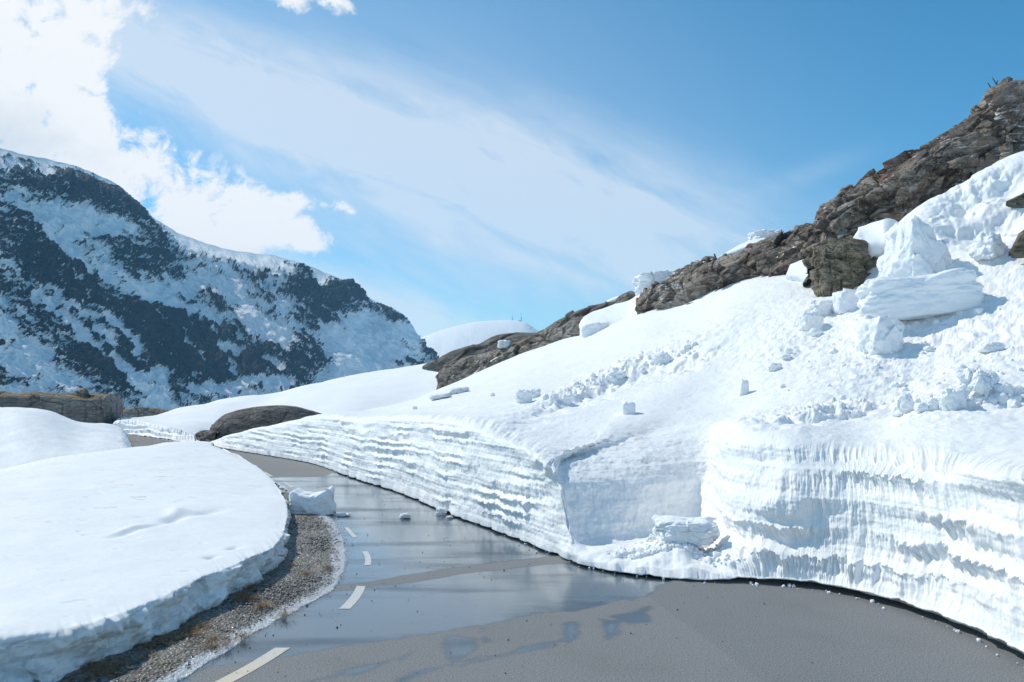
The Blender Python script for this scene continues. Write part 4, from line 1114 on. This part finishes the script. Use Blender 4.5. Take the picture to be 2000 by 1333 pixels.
# ------------------------------------------------------------------ distant snowy mountain on the left
def mountain():
    ridge = [(-500, 150), (-250, 210), (-100, 265), (0, 290), (50, 303), (90, 310), (140, 322), (180, 337), (215, 352), (245, 374), (275, 398), (300, 425), (345, 455), (400, 475), (460, 490), (530, 498), (590, 513),
             (640, 534), (680, 551), (700, 567), (725, 586), (765, 600), (790, 615), (806, 633), (816, 655), (826, 680), (850, 695), (890, 735), (960, 800)]
    ridge = np.array(ridge, float)
    nu, nv = 1250, 560
    px = np.linspace(-500, 960, nu)
    ry = np.interp(px, ridge[:, 0], ridge[:, 1])
    k = np.ones(9) / 9; ry = np.convolve(np.pad(ry, 4, 'edge'), k, 'valid')
    by = np.interp(px, [-500, 0, 300, 600, 960], [860, 850, 840, 830, 830])
    Yb = np.interp(px, [-500, 0, 600, 850, 960], [380, 560, 1150, 1500, 1600])
    Yr = np.interp(px, [-500, 0, 300, 600, 850, 960], [820, 1080, 1420, 1700, 1900, 1940])
    v = np.linspace(0, 1, nv)[None]
    PY = by[:, None] + (ry - by)[:, None] * v
    YY = Yb[:, None] + (Yr - Yb)[:, None] * (v ** 1.15)
    roll = smooth01(v, .93, 1.0) * 60
    YY = YY + roll
    PX = np.broadcast_to(px[:, None], PY.shape)
    P = np.stack([(PX - CX) / F * YY, YY, H - (PY - HY) / F * YY], -1)
    # rock map (which parts are bare), laid on the surface
    def e(cx, cy, rx, ry_, deg, a):
        r = math.radians(deg); dx = PX - cx; dy = PY - cy
        A_ = (dx * math.cos(r) + dy * math.sin(r)) / rx; B_ = (-dx * math.sin(r) + dy * math.cos(r)) / ry_
        return a * np.exp(-(A_ * A_ + B_ * B_) ** 1.5)
    T = np.zeros_like(PX) - .52
    for q in [(205, 382, 95, 34, 24, 1.05), (270, 410, 40, 16, 40, .8), (60, 345, 90, 36, 18, .55), (110, 380, 70, 26, 20, .35), (20, 400, 60, 40, 30, .45), (295, 490, 72, 52, 10, .85), (200, 470, 60, 26, 30, .35), (40, 470, 70, 50, 40, .6),
              (130, 530, 120, 38, 35, .5), (60, 560, 110, 50, 30, .55), (170, 590, 120, 46, 35, .45), (90, 660, 130, 46, 35, .5), (30, 730, 110, 30, 15, .5), (300, 620, 120, 60, 40, .55), (370, 690, 150, 66, 30, 1.0), (270, 740, 110, 46, 30, .85),
              (470, 720, 120, 42, 20, .9), (430, 620, 90, 42, 35, .6), (500, 660, 60, 56, 50, .45), (520, 555, 70, 20, 30, .38), (470, 535, 40, 14, 20, .3), (635, 590, 72, 46, 14, 1.05), (580, 560, 50, 26, 40, .4), (675, 570, 40, 24, 30, .4),
              (610, 690, 42, 46, 50, .75), (585, 640, 36, 26, 50, .6), (560, 715, 70, 34, 10, .5), (768, 612, 40, 14, 18, 1.0), (745, 602, 26, 12, 0, .5), (790, 710, 40, 14, 12, .6), (830, 695, 22, 14, 30, .5), (780, 670, 26, 14, 35, .25),
              (510, 610, 40, 20, 30, .3), (200, 700, 80, 60, 45, .5)]: T += e(*q)
    for q in [(150, 432, 130, 22, 12, -.6), (60, 420, 40, 16, 20, -.3), (330, 575, 120, 20, 20, -.35), (460, 505, 130, 16, 12, -.6), (440, 575, 60, 18, 30, -.4), (705, 665, 70, 62, 30, -.8), (690, 740, 60, 60, 0, -.7), (520, 772, 80, 12, 5, -.6),
              (40, 705, 32, 20, 20, -.5), (10, 640, 30, 26, 30, -.4), (235, 590, 26, 70, -50, -.3), (300, 790, 30, 30, 50, -.5), (230, 660, 24, 70, -48, -.4), (400, 770, 50, 12, 30, -.4), (450, 590, 60, 22, 35, -.35),
              (530, 700, 14, 26, -60, -.3), (760, 650, 50, 20, 15, -.5), (750, 690, 40, 12, 10, -.5), (345, 470, 40, 12, 35, -.5)]: T += e(*q)
    # snow lying in gullies and on ledges: (x0, y0, x1, y1, half width)
    wob = fbm(np.stack([PX, PY, PX * 0], -1), 1 / 22., 3, seed=241) * 7
    for x0, y0, x1, y1, hw in [(0, 640, 130, 765, 13), (95, 560, 215, 680, 6), (75, 580, 165, 660, 9), (210, 620, 266, 682, 12), (310, 735, 300, 800, 20), (165, 668, 285, 775, 8), (8, 372, 168, 535, 8), (360, 602, 428, 630, 10),
                               (436, 678, 466, 688, 11), (318, 578, 405, 552, 9), (480, 618, 548, 660, 22), (215, 700, 330, 800, 9), (375, 765, 480, 752, 12), (480, 742, 560, 750, 12), (50, 680, 88, 700, 14), (0, 695, 56, 728, 14),
                               (112, 738, 160, 752, 12), (62, 575, 190, 622, 6), (250, 560, 345, 600, 12), (540, 600, 600, 672, 7), (415, 650, 470, 745, 6), (130, 470, 230, 560, 5), (345, 640, 400, 720, 5), (0, 520, 50, 560, 6), (520, 700, 545, 730, 7), (20, 770, 100, 775, 9)]:
        dx, dy = x1 - x0, y1 - y0
        t = np.clip(((PX - x0) * dx + (PY - y0) * dy) / (dx * dx + dy * dy), 0, 1)
        d = np.hypot(PX - x0 - t * dx, PY - y0 - t * dy) + wob
        T = T - 1.6 * (1 - smooth01(d, hw * .45, hw * 1.3))
    # narrow snow gullies running down to the right
    UVc = np.stack([PX, PY, PX * 0], -1)
    c, s = math.cos(math.radians(42)), math.sin(math.radians(42))
    al_ = (PX * c + PY * s); ac = (-PX * s + PY * c)
    streak = fbm(np.stack([al_ / 95, ac / 15, PX * 0], -1), 1, 5, .62, seed=201)
    streak2 = fbm(np.stack([(PX * .8 + PY * .35) / 34, (PY * .9 - PX * .3) / 9, PX * 0 + 3], -1), 1, 5, .68, seed=205)
    fine = fbm(UVc, 1 / 11., 5, .7, seed=210)
    big = fbm(UVc, 1 / 60., 3, .5, seed=213)
    low = smooth01(PY, 470, 640)
    vfine = fbm(UVc * np.array([1, 1.25, 1]), 1 / 4.5, 3, .7, seed=233)
    rockv = 1.25 * T + .62 * streak * (.4 + .6 * low) + .78 * streak2 + .45 * fine + .48 * vfine + .12 * big
    gul = fbm(np.stack([al_ / 150, ac / 26, PX * 0 + 8], -1), 1, 3, .5, seed=231)
    rockv = rockv - .9 * 1.2 * np.exp(-(gul / .05) ** 2) * (.35 + .65 * low)
    rockv = np.where(v > .985, rockv - .5, rockv)
    rk = smooth01(rockv, -.06, .10)
    Nn = normals(P)
    if Nn[nu // 2, nv // 2, 0] < 0: Nn = -Nn
    amp = YY / 1000.
    damp = 1 - .85 * smooth01(v, .93, 1.0)
    P = P + Nn * ((5 * rk * (.5 + .6 * ridged(UVc, 1 / 14., 4, seed=220)) + 8 * big + 7 * streak) * amp * damp * smooth01(v, 0, .1))[..., None]
    # back of the mountain
    last = P[:, -1]
    away = last.copy(); away[:, 2] = 0; away /= np.linalg.norm(away, axis=1, keepdims=True)
    side = np.array([-.75, .66, 0])
    b1 = last + side * 40 + (0, 0, -4); b2 = last + side * 160 + (0, 0, -45); b3 = last + side * 700 + (0, 0, -420)
    P = np.concatenate([P, b1[:, None], b2[:, None], b3[:, None]], 1)
    rv = np.concatenate([rockv, np.full((nu, 3), -.6)], 1)
    m, g, b = new_mat('mountain')
    p = geo(g)
    a = g.attr('bare')
    n = g.noise(g.mapping(p, scale=(1, 1, 1.6)), .20, 5, .72); nf = g.noise(p, .6, 3, .7)
    f = g.ss(g.m('ADD', g.m('MULTIPLY', a, 1.1), g.m('ADD', g.m('MULTIPLY', g.m('SUBTRACT', n, .5), 1.3), g.m('MULTIPLY', g.m('SUBTRACT', nf, .5), .9))), -.01, .035)
    rc = g.mix(g.noise(g.mapping(p, scale=(1, 1, .3)), .06, 5, .6), (.006, .008, .010), (.06, .057, .055))
    g.put(b.inputs['Base Color'], g.mix(f, (.93, .94, .95), rc))
    b.inputs['Roughness'].default_value = .9
    b.inputs['Specular IOR Level'].default_value = .15
    g.put(b.inputs['Normal'], g.bump(n, .7, 6.0))
    structure(grid('mountain', P, m, attrs={'bare': rv}))
    return m
mm = mountain()

# rounded snow hill with the masts
def hill_far():
    r = np.array([(640, 690), (700, 680), (760, 674), (800, 668), (830, 657), (860, 646), (900, 635), (940, 628), (980, 626), (1010, 627), (1030, 632), (1045, 642), (1060, 655), (1100, 680), (1200, 720)], float)
    nu, nv = 460, 200
    px = np.linspace(640, 1200, nu)
    ry = crom(r[:, 1:2], np.clip(px, 640, 1200), r[:, 0])[:, 0]
    v = np.linspace(0, 1, nv)[None]
    Yb, Yr = 2050., 2500.
    YY = Yb + (Yr - Yb) * v + 0 * px[:, None]
    PY = 790 + (ry[:, None] - 790) * np.sin(v * math.pi / 2) ** .85
    YY = YY + smooth01(v, .9, 1) * 30
    PX = np.broadcast_to(px[:, None], PY.shape)
    P = np.stack([(PX - CX) / F * YY, YY, H - (PY - HY) / F * YY], -1)
    UVc = np.stack([PX, PY, PX * 0], -1)
    def e(cx, cy, rx, ry_, deg, a):
        q = math.radians(deg); dx = PX - cx; dy = PY - cy
        A_ = (dx * math.cos(q) + dy * math.sin(q)) / rx; B_ = (-dx * math.sin(q) + dy * math.cos(q)) / ry_
        return a * np.exp(-(A_ * A_ + B_ * B_))
    bare = -.62 + e(1036, 642, 14, 6, 30, .6) + e(1020, 648, 14, 4, 20, .35) + .35 * fbm(UVc, 1 / 8., 4, .6, seed=301)
    P[..., 2] += 4.0 * fbm(UVc, 1 / 60., 4, seed=302) * np.sin(v * math.pi)
    last = P[:, -1]
    P = np.concatenate([P, (last * 1.05 - (0, 0, 8))[:, None], (last * 1.3 - (0, 0, 120))[:, None]], 1)
    bare = np.concatenate([bare, np.full((nu, 2), -.7)], 1)
    structure(grid('hill', P, mm, attrs={'bare': bare}))
hill_far()

# ------------------------------------------------------------------ small man-made things and plants
def flat_mat(name, c, r=.6, metal=0.0):
    m, g, b = new_mat(name)
    g.put(b.inputs['Base Color'], g.mix(g.noise(geo(g), 3, 3), c, tuple(x * .7 for x in c)))
    b.inputs['Roughness'].default_value = r; b.inputs['Metallic'].default_value = metal
    return m
steel = flat_mat('mast_steel', (.12, .13, .15), .5, .3); hutm = flat_mat('hut_wall', (.16, .15, .15)); bark = flat_mat('twig_bark', (.05, .035, .03)); wood = flat_mat('pole_wood', (.25, .13, .10))

def tubes(name, segs, mat, parent=None, sides=6, origin=None):
    Vs = []; fi_ = []; lt = []; k = 0
    for a, b_, r0, r1 in segs:
        a = np.array(a, float); b_ = np.array(b_, float); d = b_ - a; d /= np.linalg.norm(d)
        u = np.cross(d, (0, 0, 1) if abs(d[2]) < .9 else (1, 0, 0)); u /= np.linalg.norm(u); v = np.cross(d, u)
        for c, r in ((a, r0), (b_, r1)):
            for i in range(sides):
                t = 2 * math.pi * i / sides; Vs.append(c + r * (math.cos(t) * u + math.sin(t) * v))
        for i in range(sides):
            j = (i + 1) % sides; fi_ += [k + i, k + j, k + sides + j, k + sides + i]; lt.append(4)
        fi_ += list(range(k + sides - 1, k - 1, -1)); lt.append(sides)
        fi_ += list(range(k + sides, k + 2 * sides)); lt.append(sides)
        k += 2 * sides
    return mesh_obj(name, np.array(Vs), fi_, lt, mat, smooth=False, parent=parent, origin=origin)
def box(name, lo, hi, mat, parent=None, roof=0.0):
    x0, y0, z0 = lo; x1, y1, z1 = hi
    Vs = [(x0, y0, z0), (x1, y0, z0), (x1, y1, z0), (x0, y1, z0), (x0, y0, z1), (x1, y0, z1), (x1, y1, z1), (x0, y1, z1)]
    fs = [3, 2, 1, 0, 0, 1, 5, 4, 1, 2, 6, 5, 2, 3, 7, 6, 3, 0, 4, 7]; lt = [4] * 5
    if roof:
        ym = (y0 + y1) / 2
        Vs += [(x0, ym, z1 + roof), (x1, ym, z1 + roof)]
        fs += [4, 5, 9, 8, 6, 7, 8, 9, 7, 4, 8, 5, 6, 9]; lt += [4, 4, 3, 3]
    else: fs += [4, 5, 6, 7]; lt += [4]
    return mesh_obj(name, np.array(Vs, float), fs, lt, mat, smooth=False, parent=parent)
def mast(px, py, hpx, label, hut):
    base = pY(px, py + 2, 2545)
    e = empty('antenna_mast', base); s = 2545 / F
    hgt = hpx * s + 1.2
    segs = []
    wdt = 1.2
    for i in range(3):
        a = i * 2.094
        segs.append(((math.cos(a) * wdt, math.sin(a) * wdt, 0), (math.cos(a) * .5, math.sin(a) * .5, hgt * .6), .36, .26))
    for k in range(8):
        z0 = hgt * .6 * k / 8; z1 = hgt * .6 * (k + 1) / 8; r0 = wdt - (wdt - .5) * k / 8
        for i in range(3):
            a = i * 2.094; b_ = a + 2.094
            segs.append(((math.cos(a) * r0, math.sin(a) * r0, z0), (math.cos(b_) * r0, math.sin(b_) * r0, z1), .16, .16))
    tubes('lattice', segs, steel, e)
    tubes('aerial', [((0, 0, hgt * .58), (0, 0, hgt), .32, .2), ((-1.5, 0, hgt * .45), (1.5, 0, hgt * .45), .22, .22), ((0, 0, hgt * .28), (0, 0, hgt * .55), 1.1, .9)], steel, e)
    tag(e, label, 'mast', 'antenna masts on the far snow hill')
    h = empty('mast_hut', pY(px + hut[0], py + 2, 2538))
    wv = hut[1] * s / 2
    box('wall', (-wv, -1.2, 0), (wv, 1.2, hut[2] * s + 1.2), hutm, h)
    box('roof', (-wv - .2, -1.5, hut[2] * s + 1.202), (wv + .2, 1.5, hut[2] * s + 1.4), steel, h, roof=.5)
    return h
h = mast(1000.5, 627, 15, 'left of two thin antenna masts on the rounded snow hill', (0, 4, 1.6))
tag(h, 'small dark hut at the foot of the left mast on the snow hill', 'hut', 'huts on the far snow hill')
h = mast(1018, 628, 18, 'right and taller of two thin antenna masts on the rounded snow hill', (-3, 6, 2.4))
tag(h, 'wider dark hut at the foot of the right mast on the snow hill', 'hut', 'huts on the far snow hill')
tubes_o = tubes('snow_pole', [(pY(233, 832, 51), pY(243, 778, 51), .045, .03)], wood)
tag(tubes_o, 'thin leaning wooden snow pole beside the far road bend', 'pole')
def twig(px, py, Y, branches, label):
    base = np.array(pY(px, py, Y))
    segs = []
    for br in branches:
        pts_ = [np.array(pY(*q, Y)) for q in br]
        n = len(pts_)
        for i in range(n - 1):
            segs.append((pts_[i] - base, pts_[i + 1] - base, .028 - .018 * i / n, .028 - .018 * (i + 1) / n))
    o = tubes('bare_shrub', [(a + base, b_ + base, c, d) for a, b_, c, d in segs], bark, origin=base)
    tag(o, label, 'shrub')
twig(1950, 190, 31.0, [[(1953, 196), (1948, 172), (1945, 163), (1942, 158), (1938, 152)], [(1946, 166), (1948, 158)], [(1948, 172), (1943, 170)], [(1948, 198), (1940, 177), (1934, 170), (1929, 162)], [(1940, 177), (1938, 170)], [(1953, 185), (1956, 173)]],
     'leafless little shrub on the crest of the ridge at the upper right')
twig(1526, 462, 36.5, [[(1527, 465), (1527, 457), (1526, 449)], [(1527, 457), (1530, 452)], [(1524, 465), (1522, 458)]], 'tiny bare shrub on the ridge beside the skyline snow block')

# ------------------------------------------------------------------ haze
def haze():
    m = bpy.data.materials.new('haze'); m.use_nodes = True
    t = m.node_tree; t.nodes.clear()
    v = t.nodes.new('ShaderNodeVolumePrincipled'); o = t.nodes.new('ShaderNodeOutputMaterial')
    v.inputs['Color'].default_value = (.30, .66, 1.0, 1)
    v.inputs['Density'].default_value = .00008
    v.inputs['Anisotropy'].default_value = 0.1
    t.links.new(v.outputs[0], o.inputs['Volume'])
    X, Yn, Yf, Z0, Z1 = 3400, -3400, 3400, -700, 700
    me = bpy.data.meshes.new('haze')
    vs = [(x, y, z_) for z_ in (Z0, Z1) for x, y in ((-X, Yn), (X, Yn), (X, Yf), (-X, Yf))]
    me.from_pydata(vs, [], [(3, 2, 1, 0), (4, 5, 6, 7), (0, 1, 5, 4), (1, 2, 6, 5), (2, 3, 7, 6), (3, 0, 4, 7)])
    me.materials.append(m)
    o_ = bpy.data.objects.new('haze', me); COL.objects.link(o_)
    stuff(o_, 'thin blue mountain haze in the distance', 'haze')
haze()
